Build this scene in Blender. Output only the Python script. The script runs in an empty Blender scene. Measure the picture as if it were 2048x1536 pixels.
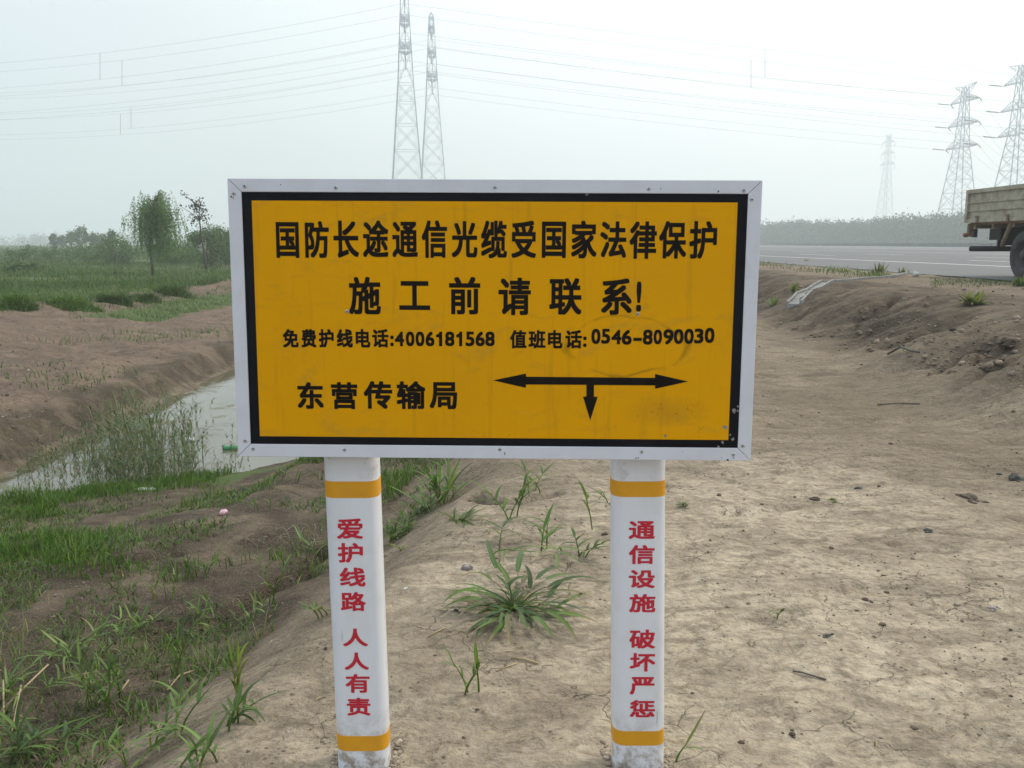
import bpy, math, random
import numpy as np
from mathutils import Matrix, Vector

sc = bpy.context.scene
COL = sc.collection
rad = math.radians

# ------------------------------------------------------------------ camera
EYE = np.array([0.0, 0.0, 1.30])
PITCH = math.atan(282 / 1850)
F = 1850.0                                    # focal length in pixels of a 2048 px wide picture
cam = bpy.data.cameras.new('camera'); cam.sensor_width = 36; cam.lens = 36 * F / 2048
cam.clip_start = 0.05; cam.clip_end = 4000
co = bpy.data.objects.new('camera', cam); COL.objects.link(co)
co.location = EYE; co.rotation_euler = (math.pi / 2 - PITCH, 0, 0); sc.camera = co

# ------------------------------------------------------------------ world, sun, exposure
SUN_AZ, SUN_EL = rad(62), rad(50)             # azimuth measured from +Y towards +X
world = bpy.data.worlds.new('World'); sc.world = world; world.use_nodes = True
wn, wl = world.node_tree.nodes, world.node_tree.links
bg = wn['Background']; bg.inputs['Strength'].default_value = 0.1
sky = wn.new('ShaderNodeTexSky'); sky.sky_type = 'NISHITA'; sky.sun_disc = False
sky.sun_elevation = SUN_EL; sky.sun_rotation = SUN_AZ; sky.dust_density = 6; sky.air_density = 1.5
tc = wn.new('ShaderNodeTexCoord')
gd = (math.sin(rad(38)) * math.cos(rad(42)), math.cos(rad(38)) * math.cos(rad(42)), math.sin(rad(42)))
dot = wn.new('ShaderNodeVectorMath'); dot.operation = 'DOT_PRODUCT'; dot.inputs[1].default_value = gd
wl.new(tc.outputs['Generated'], dot.inputs[0])
cr = wn.new('ShaderNodeValToRGB')             # the overcast: brightest round the veiled sun
mp = wn.new('ShaderNodeMapRange'); mp.inputs['From Min'].default_value = -1; mp.inputs['From Max'].default_value = 1
wl.new(dot.outputs['Value'], mp.inputs['Value']); wl.new(mp.outputs['Result'], cr.inputs['Fac'])
els = cr.color_ramp.elements
els[0].position = 0.30; els[0].color = (0.57, 0.67, 0.84, 1)
els[1].position = 0.97; els[1].color = (1.02, 1.01, 0.98, 1)
for p, c in ((0.66, (0.55, 0.625, 0.69, 1)), (0.76, (0.61, 0.67, 0.705, 1)), (0.86, (0.80, 0.855, 0.865, 1))):
    e = els.new(p); e.color = c
sc10 = wn.new('ShaderNodeVectorMath'); sc10.operation = 'SCALE'; sc10.inputs['Scale'].default_value = 12.8
wl.new(cr.outputs['Color'], sc10.inputs[0])
mx = wn.new('ShaderNodeMix'); mx.data_type = 'RGBA'; mx.inputs['Factor'].default_value = 0.12
wl.new(sc10.outputs[0], mx.inputs['A']); wl.new(sky.outputs['Color'], mx.inputs['B'])
wl.new(mx.outputs['Result'], bg.inputs['Color'])

sl = bpy.data.lights.new('sun', 'SUN'); sl.energy = 1.6; sl.angle = rad(11); sl.color = (1.0, 0.95, 0.87)
so = bpy.data.objects.new('sun', sl); COL.objects.link(so)
sd = Vector((math.sin(SUN_AZ) * math.cos(SUN_EL), math.cos(SUN_AZ) * math.cos(SUN_EL), math.sin(SUN_EL)))
so.rotation_euler = sd.to_track_quat('Z', 'Y').to_euler()
sc.view_settings.view_transform = 'Standard'; sc.view_settings.look = 'None'
sc.view_settings.exposure = 0.27; sc.view_settings.gamma = 1.0
sc.cycles.max_bounces = 6; sc.cycles.volume_bounces = 2; sc.cycles.transparent_max_bounces = 8

# ------------------------------------------------------------------ numbers
rng = np.random.default_rng(7)
random.seed(7)

def hash2(ix, iy, seed):
    n = (ix.astype(np.int64) * 374761393 + iy.astype(np.int64) * 668265263 + seed * 974711) & 0x7fffffff
    n = ((n ^ (n >> 13)) * 1274126177) & 0x7fffffff
    n = ((n ^ (n >> 15)) * 1103515245 + 12345) & 0x7fffffff
    return (n & 0xfffff) / 0xfffff * 2 - 1

def vn(x, y, seed=0):                          # value noise, -1..1
    x = np.asarray(x, float); y = np.asarray(y, float)
    ix = np.floor(x); iy = np.floor(y); fx = x - ix; fy = y - iy
    fx = fx * fx * fx * (fx * (fx * 6 - 15) + 10); fy = fy * fy * fy * (fy * (fy * 6 - 15) + 10)
    a = hash2(ix, iy, seed); b = hash2(ix + 1, iy, seed); c = hash2(ix, iy + 1, seed); d = hash2(ix + 1, iy + 1, seed)
    return a + (b - a) * fx + (c - a) * fy + (a - b - c + d) * fx * fy

def fbm(x, y, o=4, seed=0):
    s = 0; a = 0.5
    for k in range(o):
        s = s + a * vn(x * 2 ** k + 17.3 * k, y * 2 ** k - 9.1 * k, seed + k); a *= 0.5
    return s

def sst(a, b, x):
    t = np.clip((x - a) / (b - a), 0, 1); return t * t * (3 - 2 * t)

def smax(a, b, k):
    h = np.clip(0.5 + 0.5 * (a - b) / k, 0, 1); return b + (a - b) * h + k * h * (1 - h)

WATER_Z = -0.90
def edge_x(y):                                 # the brow of the mound the sign stands on
    return np.interp(y, [-6, 0, 1, 2.23, 3.8, 5.47, 9, 14, 60, 300], [-1.7, -1.3, -1.1, -.81, -.45, -.07, .22, .3, .3, .3]) + .05 * vn(y * 1.7, y * 0, 5)

def shore(x, y):                               # > 0 over the water
    ys = np.interp(x, [-7, -5.2, -4.4, -2.57, -2.0, -1.6], [7.0, 7.4, 7.8, 8.84, 9.7, 12.0])
    return np.minimum((y - ys) * .9, -1.75 - x) + .10 * vn(x * 1.6, y * 1.6, 9) + .05 * vn(x * 5, y * 5, 19)

def crease(x, y, pts, w, d):                   # an eroded cut along a polyline
    best = np.full(np.shape(x), 1e9)
    for (ax, ay), (bx, by) in zip(pts[:-1], pts[1:]):
        L = (bx - ax) ** 2 + (by - ay) ** 2
        t = np.clip(((x - ax) * (bx - ax) + (y - ay) * (by - ay)) / L, 0, 1)
        best = np.minimum(best, np.hypot(x - ax - t * (bx - ax), y - ay - t * (by - ay)))
    return -d * np.exp(-(best / w) ** 2)

CREASES = []                                   # filled below once picture points can be found on the ground
def H0(x, y):
    x = np.asarray(x, float); y = np.asarray(y, float)
    r = np.hypot(x, y)
    near = 1 / (1 + (r / 40) ** 2)
    s = edge_x(y) - x
    fl = -.52 * (np.sqrt(s * s + .012) + s) * .5 * (1 + .18 * vn(x * 1.3, y * 2.6, 21))
    fl = np.where(s > 0, fl - .03 * sst(.02, .25, s), fl)
    d = shore(x, y)
    low = WATER_Z + np.where(d > 0, -.14 * np.clip(d / .6, 0, 1), .44 * sst(0, 4.2, -d) + .025 * np.clip(-d / .2, 0, 1))
    low = low + .05 * fbm(x * 1.3, y * 1.3, 4, 31) * np.clip(-d, .1, 1)
    z = smax(fl, low, .10)
    xb = x - .30 + .22 * fbm(x * .2, y * .45, 3, 41) * 1.4 + .08 * vn(y * 1.6, x * .6, 45)
    bank = np.interp(xb, [-14, -11.1, -10.3, -8.9, -7.2, -6.3, -5.62, -5.32, -5.22, -4.9, -4.5], [-.2, -.10, -.22, -.43, -.48, -.48, -.58, -.84, -.885, -1.0, -1.2])
    bank = bank + (.13 * fbm(x * .8, y * .8, 5, 47) + .05 * fbm(x * 4, y * 4, 3, 48)) * sst(-5.3, -6.4, x)
    z = np.where(x < -4.4, np.maximum(z * (x > -5.8) - 5 * (x <= -5.8), bank), z)
    # embankment up to the road
    w = .35 * fbm(x * .25, y * .3, 3, 51) - .75 * sst(13, 6.5, y) - .2
    t = sst(3.9 + w, 6.2 + w, x)
    z = z + .60 * t
    sl = t * (1 - t) * 4
    g = vn(x * .7 + y * .35, y * 1.9 - x * .4, 55)
    rdg = 1 - np.abs(vn(x * .55 + y * .5, y * 1.5 - x * .5, 58)) * 2.2
    z = z + sl * (.10 * g + .07 * vn(x * 1.5 + y, y * 3.4, 57) - .10 * np.clip(rdg, 0, 1) ** 2)
    z = z + .03 * sst(6.2, 8.6, x) - .10 * sst(8.9, 9.5, x)
    z = z + np.clip(sl, 0, 1) * near * (.030 * np.abs(fbm(x * 9, y * 9, 3, 95)) + .014 * fbm(x * 22, y * 22, 2, 96)) * 1.3
    z = z + sst(-5.35, -5.8, x) * sst(-11.5, -10.5, x) * near * (.030 * np.abs(fbm(x * 7, y * 7, 3, 97)) + .012 * fbm(x * 18, y * 18, 2, 98)) * 1.4
    # roughness of trodden soil
    dry = sst(0, .5, -s) * (1 - sst(8.2, 8.8, x))
    z = z + near * (.035 * fbm(x * .9, y * .9, 4, 61) + (.010 + .022 * sl) * fbm(x * 5, y * 5, 3, 65) * np.where(d > 0, .0, 1.0) + .006 * fbm(x * 17, y * 17, 3, 67) + .005 * (.35 - np.abs(vn(x * 6.5 + y, y * 8 - x, 69))) * dry)
    tr = np.exp(-((y - 5.0 - .10 * (x - 1) + .1 * vn(x * 1.1, x * 0, 71)) / .16) ** 2) + np.exp(-((y - 6.6 - .05 * (x - 1)) / .14) ** 2)
    z = z - .018 * tr * dry * sst(.5, 1.2, x) * (1 - t)
    z = z + .10 * fbm(x * .05, y * .05, 3, 75) * sst(-12, -20, x)
    z = z * (1 - sst(60, 75, x)) + .45 * sst(60, 75, x)
    return z

def H(x, y):
    z = H0(x, y)
    for pts, w, d in CREASES:
        z = z + crease(x, y, pts, w, d)
    return z

CP, SP = math.cos(PITCH), math.sin(PITCH)
def ray(u, v):
    a = (u - 1024) / F; b = (768 - v) / F
    return np.array([a, CP + b * SP, -SP + b * CP])
def at(u, v, Y):                               # the point of the place seen at a picture point, Y metres out
    r = ray(u, v); return EYE + r * (Y / r[1])
def on_z(u, v, z):
    r = ray(u, v); return EYE + r * ((z - EYE[2]) / r[2])
TT = np.geomspace(1.3, 900, 420)
TF = np.linspace(0, 1, 24)
def hit(u, v):                                 # where the line of sight meets the ground
    r = ray(u, v); t = TT
    # nothing on the ground is below -1.6 or above 0.9
    t0, t1 = (((.9 - EYE[2]) / r[2], (-1.6 - EYE[2]) / r[2]) if r[2] < -1e-4 else (1.3, 900))
    t = np.geomspace(max(t0, 1.2), min(max(t1, 1.3), 900), 160)
    for _ in range(2):
        P = EYE + t[:, None] * r
        k = np.nonzero(P[:, 2] <= H(P[:, 0], P[:, 1]))[0]
        k = k[0] if len(k) else len(t) - 1
        if _ == 0: t = t[max(k - 1, 0)] + (t[k] - t[max(k - 1, 0)]) * TF
    return np.array([P[k, 0], P[k, 1], float(H(P[k, 0], P[k, 1]))])

# ------------------------------------------------------------------ object helpers
def mesh_np(name, V, faces, mat, col=None, smooth=False):
    """faces: list of integer arrays (n,3) / (n,4)"""
    me = bpy.data.meshes.new(name)
    V = np.asarray(V, np.float32)
    me.vertices.add(len(V)); me.vertices.foreach_set('co', V.ravel())
    faces = [np.asarray(f, np.int32) for f in faces if len(f)]
    nl = sum(f.size for f in faces); npoly = sum(len(f) for f in faces)
    me.loops.add(nl); me.loops.foreach_set('vertex_index', np.concatenate([f.ravel() for f in faces]))
    me.polygons.add(npoly)
    tot = np.concatenate([np.full(len(f), f.shape[1], np.int32) for f in faces])
    st = np.concatenate([[0], np.cumsum(tot)[:-1]]).astype(np.int32)
    me.polygons.foreach_set('loop_start', st)
    if smooth: me.polygons.foreach_set('use_smooth', np.ones(npoly, bool))
    me.update(calc_edges=True)
    if col is not None:
        a = me.attributes.new('tint', 'FLOAT_COLOR', 'POINT')
        c = np.ones((len(V), 4), np.float32); c[:, :3] = col; a.data.foreach_set('color', c.ravel())
    if mat: me.materials.append(mat)
    return me

def link(o, parent=None):
    COL.objects.link(o)
    if parent is not None:
        o.parent = parent
        if parent.parent is None and parent.type == 'EMPTY':
            o.matrix_parent_inverse = Matrix.Translation(-parent.location)
    return o

def tag(o, label=None, cat=None, group=None, kind=None):
    if label: o['label'] = label
    if cat: o['category'] = cat
    if group: o['group'] = group
    if kind: o['kind'] = kind
    elif cat: o['kind'] = 'thing'
    return o

def thing(name, loc, label, cat, group=None):
    o = bpy.data.objects.new(name, None); o.empty_display_size = .2; o.location = loc
    COL.objects.link(o); return tag(o, label, cat, group)

class MB:                                      # collects simple solids into one mesh
    def __init__(s): s.v = []; s.f = []; s.sm = []
    def add(s, vs, fs, smooth=False):
        b = len(s.v); s.v += [tuple(map(float, p)) for p in vs]
        s.f += [tuple(b + i for i in f) for f in fs]; s.sm += [smooth] * len(fs); return s
    def hexa(s, p):                            # eight corners: bottom ring then top ring
        return s.add(p, [(3, 2, 1, 0), (4, 5, 6, 7), (0, 1, 5, 4), (1, 2, 6, 5), (2, 3, 7, 6), (3, 0, 4, 7)])
    def box(s, c, d, rz=0):
        cx, cy, cz = c; x, y, z = d[0] / 2, d[1] / 2, d[2] / 2; k, m = math.cos(rz), math.sin(rz)
        q = []
        for Z in (-z, z):
            for X, Y in ((-x, -y), (x, -y), (x, y), (-x, y)):
                q.append((cx + X * k - Y * m, cy + X * m + Y * k, cz + Z))
        return s.hexa(q)
    def tube(s, pts, r, n=6, caps=True, smooth=True):
        pts = [Vector(p) for p in pts]; m = len(pts)
        rr = r if hasattr(r, '__len__') else [r] * m
        vs = []; fs = []
        for i, p in enumerate(pts):
            t = (pts[min(i + 1, m - 1)] - pts[max(i - 1, 0)]).normalized()
            a = Vector((0, 0, 1)) if abs(t.z) < .9 else Vector((1, 0, 0))
            x = t.cross(a).normalized(); y = t.cross(x)
            for k in range(n):
                an = 2 * math.pi * (k + .5) / n
                vs.append(p + (x * math.cos(an) + y * math.sin(an)) * rr[i])
        for i in range(m - 1):
            for k in range(n):
                k2 = (k + 1) % n
                fs.append((i * n + k, i * n + k2, (i + 1) * n + k2, (i + 1) * n + k))
        if caps:
            fs.append(tuple(range(n))[::-1]); fs.append(tuple((m - 1) * n + k for k in range(n)))
        return s.add(vs, fs, smooth)
    def lathe(s, prof, c, axis='x', n=28):     # prof: (radius, offset along axis)
        vs = []; fs = []; m = len(prof)
        for r, h in prof:
            for k in range(n):
                a = 2 * math.pi * k / n; p, q = r * math.cos(a), r * math.sin(a)
                vs.append((c[0] + h, c[1] + p, c[2] + q) if axis == 'x' else (c[0] + p, c[1] + q, c[2] + h) if axis == 'z' else (c[0] + p, c[1] + h, c[2] + q))
        for i in range(m - 1):
            for k in range(n):
                k2 = (k + 1) % n; fs.append((i * n + k, i * n + k2, (i + 1) * n + k2, (i + 1) * n + k))
        return s.add(vs, fs, True)
    def mesh(s, name, mat):
        me = bpy.data.meshes.new(name); me.from_pydata(s.v, [], s.f); me.update()
        me.polygons.foreach_set('use_smooth', s.sm)
        if mat: me.materials.append(mat)
        return me
    def build(s, name, mat, parent=None):
        return link(bpy.data.objects.new(name, s.mesh(name, mat)), parent)

# ------------------------------------------------------------------ materials
def new_mat(name):
    m = bpy.data.materials.new(name); m.use_nodes = True
    return m, m.node_tree.nodes, m.node_tree.links, m.node_tree.nodes['Principled BSDF']

def nz(n, l, scale, detail=4, rough=.55, vec=None, dist=0):
    t = n.new('ShaderNodeTexNoise'); t.inputs['Scale'].default_value = scale
    t.inputs['Detail'].default_value = detail; t.inputs['Roughness'].default_value = rough; t.inputs['Distortion'].default_value = dist
    if vec is not None: l.new(vec, t.inputs['Vector'])
    return t.outputs['Fac']

def ramp(n, l, fac, stops):
    r = n.new('ShaderNodeValToRGB'); e = r.color_ramp.elements
    while len(e) < len(stops): e.new(.5)
    for k, (p, c) in enumerate(stops):
        e[k].position = p; e[k].color = (c, c, c, 1) if not hasattr(c, '__len__') else (*c, 1)
    l.new(fac, r.inputs['Fac']); return r.outputs['Color']

def mixc(n, l, fac, a, b, mode='MIX'):
    m = n.new('ShaderNodeMix'); m.data_type = 'RGBA'; m.blend_type = mode; m.clamp_factor = True
    for s, v in (('Factor', fac), ('A', a), ('B', b)):
        if hasattr(v, 'links'): l.new(v, m.inputs[s])
        elif s == 'Factor': m.inputs[s].default_value = v
        else: m.inputs[s].default_value = (*v, 1)
    return m.outputs['Result']

def math_n(n, l, op, a, b=None, clamp=False):
    m = n.new('ShaderNodeMath'); m.operation = op; m.use_clamp = clamp
    for k, v in enumerate((a, b)):
        if v is None: continue
        if hasattr(v, 'links'): l.new(v, m.inputs[k])
        else: m.inputs[k].default_value = v
    return m.outputs[0]

def bump(n, l, h, strength, dist, nrm=None):
    b = n.new('ShaderNodeBump'); b.inputs['Strength'].default_value = strength; b.inputs['Distance'].default_value = dist
    l.new(h, b.inputs['Height'])
    if nrm is not None: l.new(nrm, b.inputs['Normal'])
    return b.outputs['Normal']

def objco(n):
    return n.new('ShaderNodeTexCoord').outputs['Object']

def worn(name, base, dark, rough=.5, scale=6, amt=.5, bscale=None, bstr=.2, metal=0, spec=.4):
    m, n, l, p = new_mat(name); v = objco(n)
    f = ramp(n, l, nz(n, l, scale, 6, .62, v, .4), [(.42, 0), (.75, amt)])
    l.new(mixc(n, l, f, base, dark), p.inputs['Base Color'])
    p.inputs['Roughness'].default_value = rough; p.inputs['Metallic'].default_value = metal
    p.inputs['Specular IOR Level'].default_value = spec
    if bscale: l.new(bump(n, l, nz(n, l, bscale, 4, .6, v), bstr, .01), p.inputs['Normal'])
    return m

def leafy(name, rough=.55, trans=.3):          # foliage: the tint attribute is the leaf's own colour
    m, n, l, p = new_mat(name)
    a = n.new('ShaderNodeAttribute'); a.attribute_name = 'tint'
    l.new(a.outputs['Color'], p.inputs['Base Color']); p.inputs['Roughness'].default_value = rough
    p.inputs['Specular IOR Level'].default_value = .35
    t = n.new('ShaderNodeBsdfTranslucent'); l.new(mixc(n, l, 1.0, a.outputs['Color'], (1.25, 1.3, .7), 'MULTIPLY'), t.inputs['Color'])
    ms = n.new('ShaderNodeMixShader'); ms.inputs[0].default_value = trans
    l.new(p.outputs[0], ms.inputs[1]); l.new(t.outputs[0], ms.inputs[2])
    l.new(ms.outputs[0], n['Material Output'].inputs['Surface'])
    return m

M_leaf = leafy('leaf')
M_grass = leafy('grass', .6, .3)
M_bark = worn('bark', (.11, .085, .06), (.05, .04, .03), .9, 12, .8, 30, .4)
M_white = worn('white_paint', (.78, .78, .80), (.50, .47, .42), .42, 5, .18)
M_frame = worn('frame_metal', (.72, .72, .77), (.5, .48, .46), .36, 7, .35)
M_black = worn('black_film', (.007, .007, .010), (.018, .018, .022), .4, 5, .6, spec=.12)
M_letter = worn('letter_film', (.009, .007, .005), (.022, .018, .014), .45, 14, .5, spec=.1)
M_red = worn('red_paint', (.56, .012, .032), (.60, .07, .08), .5, 60, .3)
M_band = worn('yellow_paint', (.74, .34, .012), (.60, .27, .02), .45, 18, .5)
M_rivet = worn('rivet_metal', (.60, .60, .60), (.3, .3, .3), .3, 40, .6, metal=.8)
M_pin = worn('rivet_pin', (.02, .02, .02), (.04, .04, .04), .6)
M_steel = worn('galvanised', (.36, .42, .50), (.28, .33, .40), .55, 2, .5, metal=.2)
M_insul = worn('insulator', (.10, .11, .12), (.05, .05, .06), .35)
M_wire = worn('conductor', (.16, .17, .18), (.1, .1, .1), .6)
M_bed = worn('truck_bed_paint', (.41, .385, .29), (.19, .13, .08), .6, 4.5, .9, 30, .1)
M_rust = worn('rusty_steel', (.24, .17, .11), (.10, .06, .04), .8, 8, .8)
M_dark = worn('dark_steel', (.03, .03, .032), (.06, .05, .045), .7, 6, .6)
M_tyre = worn('tyre_rubber', (.035, .037, .038), (.09, .085, .075), .85, 5, .7, 60, .2)
M_rim = worn('rim_steel', (.045, .045, .045), (.07, .05, .035), .6, 8, .6)
M_glass = worn('dark_glass', (.02, .025, .03), (.03, .03, .03), .08)
M_lamp = worn('tail_lamp_plastic', (.25, .10, .05), (.10, .05, .03), .4)
M_blue = worn('blue_paint', (.03, .05, .13), (.08, .08, .12), .5)
M_conc = worn('concrete', (.30, .295, .28), (.15, .14, .12), .9, 5, .7, 40, .3)
M_barrier = worn('barrier_concrete', (.10, .115, .11), (.06, .07, .065), .9, .6, .7)
M_stone = worn('stone', (.33, .29, .27), (.20, .17, .15), .9, 20, .7, 60, .4)
M_foam = worn('white_foam', (.56, .58, .56), (.45, .45, .40), .8, 12, .5)
M_green = worn('green_plastic', (.06, .26, .10), (.02, .2, .06), .3)
M_pink = worn('pink_wrapper', (.75, .42, .48), (.8, .78, .78), .4, 30, 1.0)

def yellow_mat():
    m, n, l, p = new_mat('yellow_film'); v = objco(n)
    base = mixc(n, l, ramp(n, l, nz(n, l, 2.6, 4, .6, v), [(.35, 0), (.72, 1)]), (.84, .385, .0012), (.77, .355, .003))
    # rubbed, greyed swirls
    mpn = n.new('ShaderNodeMapping'); mpn.inputs['Scale'].default_value = (1.0, 1, 2.6); l.new(v, mpn.inputs['Vector'])
    sw = ramp(n, l, nz(n, l, 5, 8, .7, mpn.outputs[0], 1.6), [(.53, 0), (.72, .5)])
    base = mixc(n, l, sw, base, (.52, .28, .04))
    mps = n.new('ShaderNodeMapping'); mps.inputs['Scale'].default_value = (26, 1, 1.6); l.new(v, mps.inputs['Vector'])
    base = mixc(n, l, ramp(n, l, nz(n, l, 1.6, 5, .65, mps.outputs[0]), [(.56, 0), (.76, .38)]), base, (.42, .21, .02))
    # faint ring left where a number was replaced
    sub = n.new('ShaderNodeVectorMath'); sub.operation = 'SUBTRACT'; sub.inputs[1].default_value = (.30, 0, -.052); l.new(v, sub.inputs[0])
    mul = n.new('ShaderNodeVectorMath'); mul.operation = 'MULTIPLY'; mul.inputs[1].default_value = (6.2, 0, 13.0); l.new(sub.outputs[0], mul.inputs[0])
    ln = n.new('ShaderNodeVectorMath'); ln.operation = 'LENGTH'; l.new(mul.outputs[0], ln.inputs[0])
    wob = math_n(n, l, 'ADD', ln.outputs['Value'], math_n(n, l, 'MULTIPLY', math_n(n, l, 'SUBTRACT', nz(n, l, 9, 3, .5, v), .5), .55))
    ring = ramp(n, l, wob, [(.80, 0), (.86, .55), (.92, 0)])
    ringm = math_n(n, l, 'MULTIPLY', ring, ramp(n, l, nz(n, l, 12, 3, .5, v), [(.4, 0), (.6, 1)]))
    base = mixc(n, l, ringm, base, (.20, .10, .01))
    # specks of dirt, thickest at the lower right
    vo = n.new('ShaderNodeTexVoronoi'); vo.inputs['Scale'].default_value = 150; l.new(v, vo.inputs['Vector'])
    sp = ramp(n, l, vo.outputs['Distance'], [(.16, 1), (.28, 0)])
    s2 = n.new('ShaderNodeVectorMath'); s2.operation = 'SUBTRACT'; s2.inputs[1].default_value = (.405, 0, -.205); l.new(v, s2.inputs[0])
    m2 = n.new('ShaderNodeVectorMath'); m2.operation = 'MULTIPLY'; m2.inputs[1].default_value = (9, 0, 24); l.new(s2.outputs[0], m2.inputs[0])
    l2 = n.new('ShaderNodeVectorMath'); l2.operation = 'LENGTH'; l.new(m2.outputs[0], l2.inputs[0])
    zone = ramp(n, l, l2.outputs['Value'], [(.2, .75), (1.0, .0)])
    many = math_n(n, l, 'MULTIPLY', math_n(n, l, 'MULTIPLY', sp, zone), ramp(n, l, nz(n, l, 45, 3, .6, v), [(.44, 0), (.56, 1)]))
    few = math_n(n, l, 'MULTIPLY', math_n(n, l, 'MULTIPLY', sp, .8), ramp(n, l, nz(n, l, 18, 2, .5, v), [(.71, 0), (.74, 1)]))
    base = mixc(n, l, math_n(n, l, 'ADD', many, few, True), base, (.06, .035, .01))
    haze_ = math_n(n, l, 'MULTIPLY', zone, .30)
    base = mixc(n, l, haze_, base, (.22, .13, .03))
    l.new(base, p.inputs['Base Color']); p.inputs['Roughness'].default_value = .42
    p.inputs['Specular IOR Level'].default_value = .06
    l.new(bump(n, l, nz(n, l, 3, 3, .5, v), .12, .01), p.inputs['Normal'])
    return m
M_yellow = yellow_mat()

def soil_mat():
    m, n, l, p = new_mat('soil'); v = objco(n)
    def attr(k):
        a = n.new('ShaderNodeAttribute'); a.attribute_name = k; return a.outputs['Fac']
    wet, veg, brown = attr('wet'), attr('veg'), attr('brown')
    big = nz(n, l, .55, 5, .6, v, .6); mid = nz(n, l, 3.2, 6, .65, v, .5); fine = nz(n, l, 30, 6, .7, v); grit = nz(n, l, 150, 3, .6, v)
    dry = mixc(n, l, ramp(n, l, big, [(.36, 0), (.62, 1)]), (.42, .35, .262), (.31, .255, .188))
    dry = mixc(n, l, attr('pale'), dry, mixc(n, l, ramp(n, l, big, [(.36, 0), (.66, 1)]), (.78, .675, .525), (.63, .54, .415)))
    dry = mixc(n, l, ramp(n, l, mid, [(.44, 0), (.68, .55)]), dry, (.20, .158, .112))
    dry = mixc(n, l, ramp(n, l, nz(n, l, 5.5, 5, .6, v, 1.0), [(.56, 0), (.72, .6)]), dry, (.52, .44, .345))
    dry = mixc(n, l, ramp(n, l, nz(n, l, 7.5, 5, .68, v, 1.4), [(.50, 0), (.66, .62)]), dry, (.19, .152, .110))
    mpw = n.new('ShaderNodeMapping'); mpw.inputs['Scale'].default_value = (1.1, 3.2, 2.0); mpw.inputs['Rotation'].default_value = (0, 0, -.12); l.new(v, mpw.inputs['Vector'])
    dry = mixc(n, l, ramp(n, l, nz(n, l, 2.2, 7, .68, mpw.outputs[0], .8), [(.48, 0), (.64, .55)]), dry, (.165, .132, .097))
    dry = mixc(n, l, ramp(n, l, nz(n, l, 17, 5, .7, v, .8), [(.55, 0), (.72, .55)]), dry, (.14, .108, .075))
    dry = mixc(n, l, ramp(n, l, nz(n, l, .42, 5, .6, v, 1.2), [(.47, 0), (.62, .5)]), dry, (.185, .150, .108))
    dry = mixc(n, l, 1.0, dry, (.825, .80, .755), 'MULTIPLY')
    mois = mixc(n, l, ramp(n, l, mid, [(.36, 0), (.66, 1)]), (.085, .064, .043), (.050, .037, .025))
    mois = mixc(n, l, ramp(n, l, nz(n, l, 2.1, 5, .6, v, .8), [(.5, 0), (.68, .85)]), mois, (.19, .145, .10))
    brn = mixc(n, l, ramp(n, l, nz(n, l, 1.4, 6, .65, v, .8), [(.38, 0), (.64, 1)]), (.225, .165, .118), (.14, .102, .073))
    brn = mixc(n, l, ramp(n, l, nz(n, l, 6, 6, .7, v, 1.0), [(.48, 0), (.64, .6)]), brn, (.10, .072, .05))
    c = mixc(n, l, brown, dry, brn)
    wj = math_n(n, l, 'ADD', wet, math_n(n, l, 'MULTIPLY', math_n(n, l, 'SUBTRACT', mid, .5), .9))
    c = mixc(n, l, ramp(n, l, wj, [(.25, 0), (.75, 1)]), c, mois)
    grn = mixc(n, l, ramp(n, l, nz(n, l, 2.0, 6, .7, v), [(.35, 0), (.7, 1)]), (.060, .115, .026), (.105, .150, .045))
    vj = math_n(n, l, 'ADD', veg, math_n(n, l, 'MULTIPLY', math_n(n, l, 'SUBTRACT', nz(n, l, 1.3, 6, .7, v), .5), .9))
    c = mixc(n, l, ramp(n, l, vj, [(.40, 0), (.62, 1)]), c, grn)
    # small clods and grains
    vo = n.new('ShaderNodeTexVoronoi'); vo.inputs['Scale'].default_value = 38; l.new(v, vo.inputs['Vector'])
    spots = math_n(n, l, 'MULTIPLY', ramp(n, l, vo.outputs['Distance'], [(.12, 1), (.30, 0)]), ramp(n, l, nz(n, l, 6, 3, .6, v), [(.50, 0), (.66, .75)]))
    c = mixc(n, l, spots, c, (.07, .052, .036))
    vo2 = n.new('ShaderNodeTexVoronoi'); vo2.inputs['Scale'].default_value = 55; l.new(v, vo2.inputs['Vector'])
    pale = math_n(n, l, 'MULTIPLY', ramp(n, l, vo2.outputs['Distance'], [(.06, 1), (.13, 0)]), ramp(n, l, nz(n, l, 9, 2, .5, v), [(.58, 0), (.64, .6)]))
    c = mixc(n, l, pale, c, (.52, .47, .40))
    c = mixc(n, l, ramp(n, l, fine, [(.34, .42), (.58, 0)]), c, (.095, .072, .052))
    c = mixc(n, l, ramp(n, l, grit, [(.52, 0), (.75, .40)]), c, (.50, .43, .34))
    # drying cracks
    wv = n.new('ShaderNodeVectorMath'); wv.operation = 'ADD'; l.new(v, wv.inputs[0])
    nv = n.new('ShaderNodeTexNoise'); nv.inputs['Scale'].default_value = 7; nv.inputs['Detail'].default_value = 4; l.new(v, nv.inputs['Vector'])
    ws = n.new('ShaderNodeVectorMath'); ws.operation = 'SCALE'; ws.inputs['Scale'].default_value = .22; l.new(nv.outputs['Color'], ws.inputs[0]); l.new(ws.outputs[0], wv.inputs[1])
    ve = n.new('ShaderNodeTexVoronoi'); ve.feature = 'DISTANCE_TO_EDGE'; ve.inputs['Scale'].default_value = 5.5; l.new(wv.outputs[0], ve.inputs['Vector'])
    ck = math_n(n, l, 'MULTIPLY', ramp(n, l, ve.outputs['Distance'], [(.004, 1), (.016, 0)]), ramp(n, l, nz(n, l, 2.3, 3, .6, v), [(.52, 0), (.60, 1)]))
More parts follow.
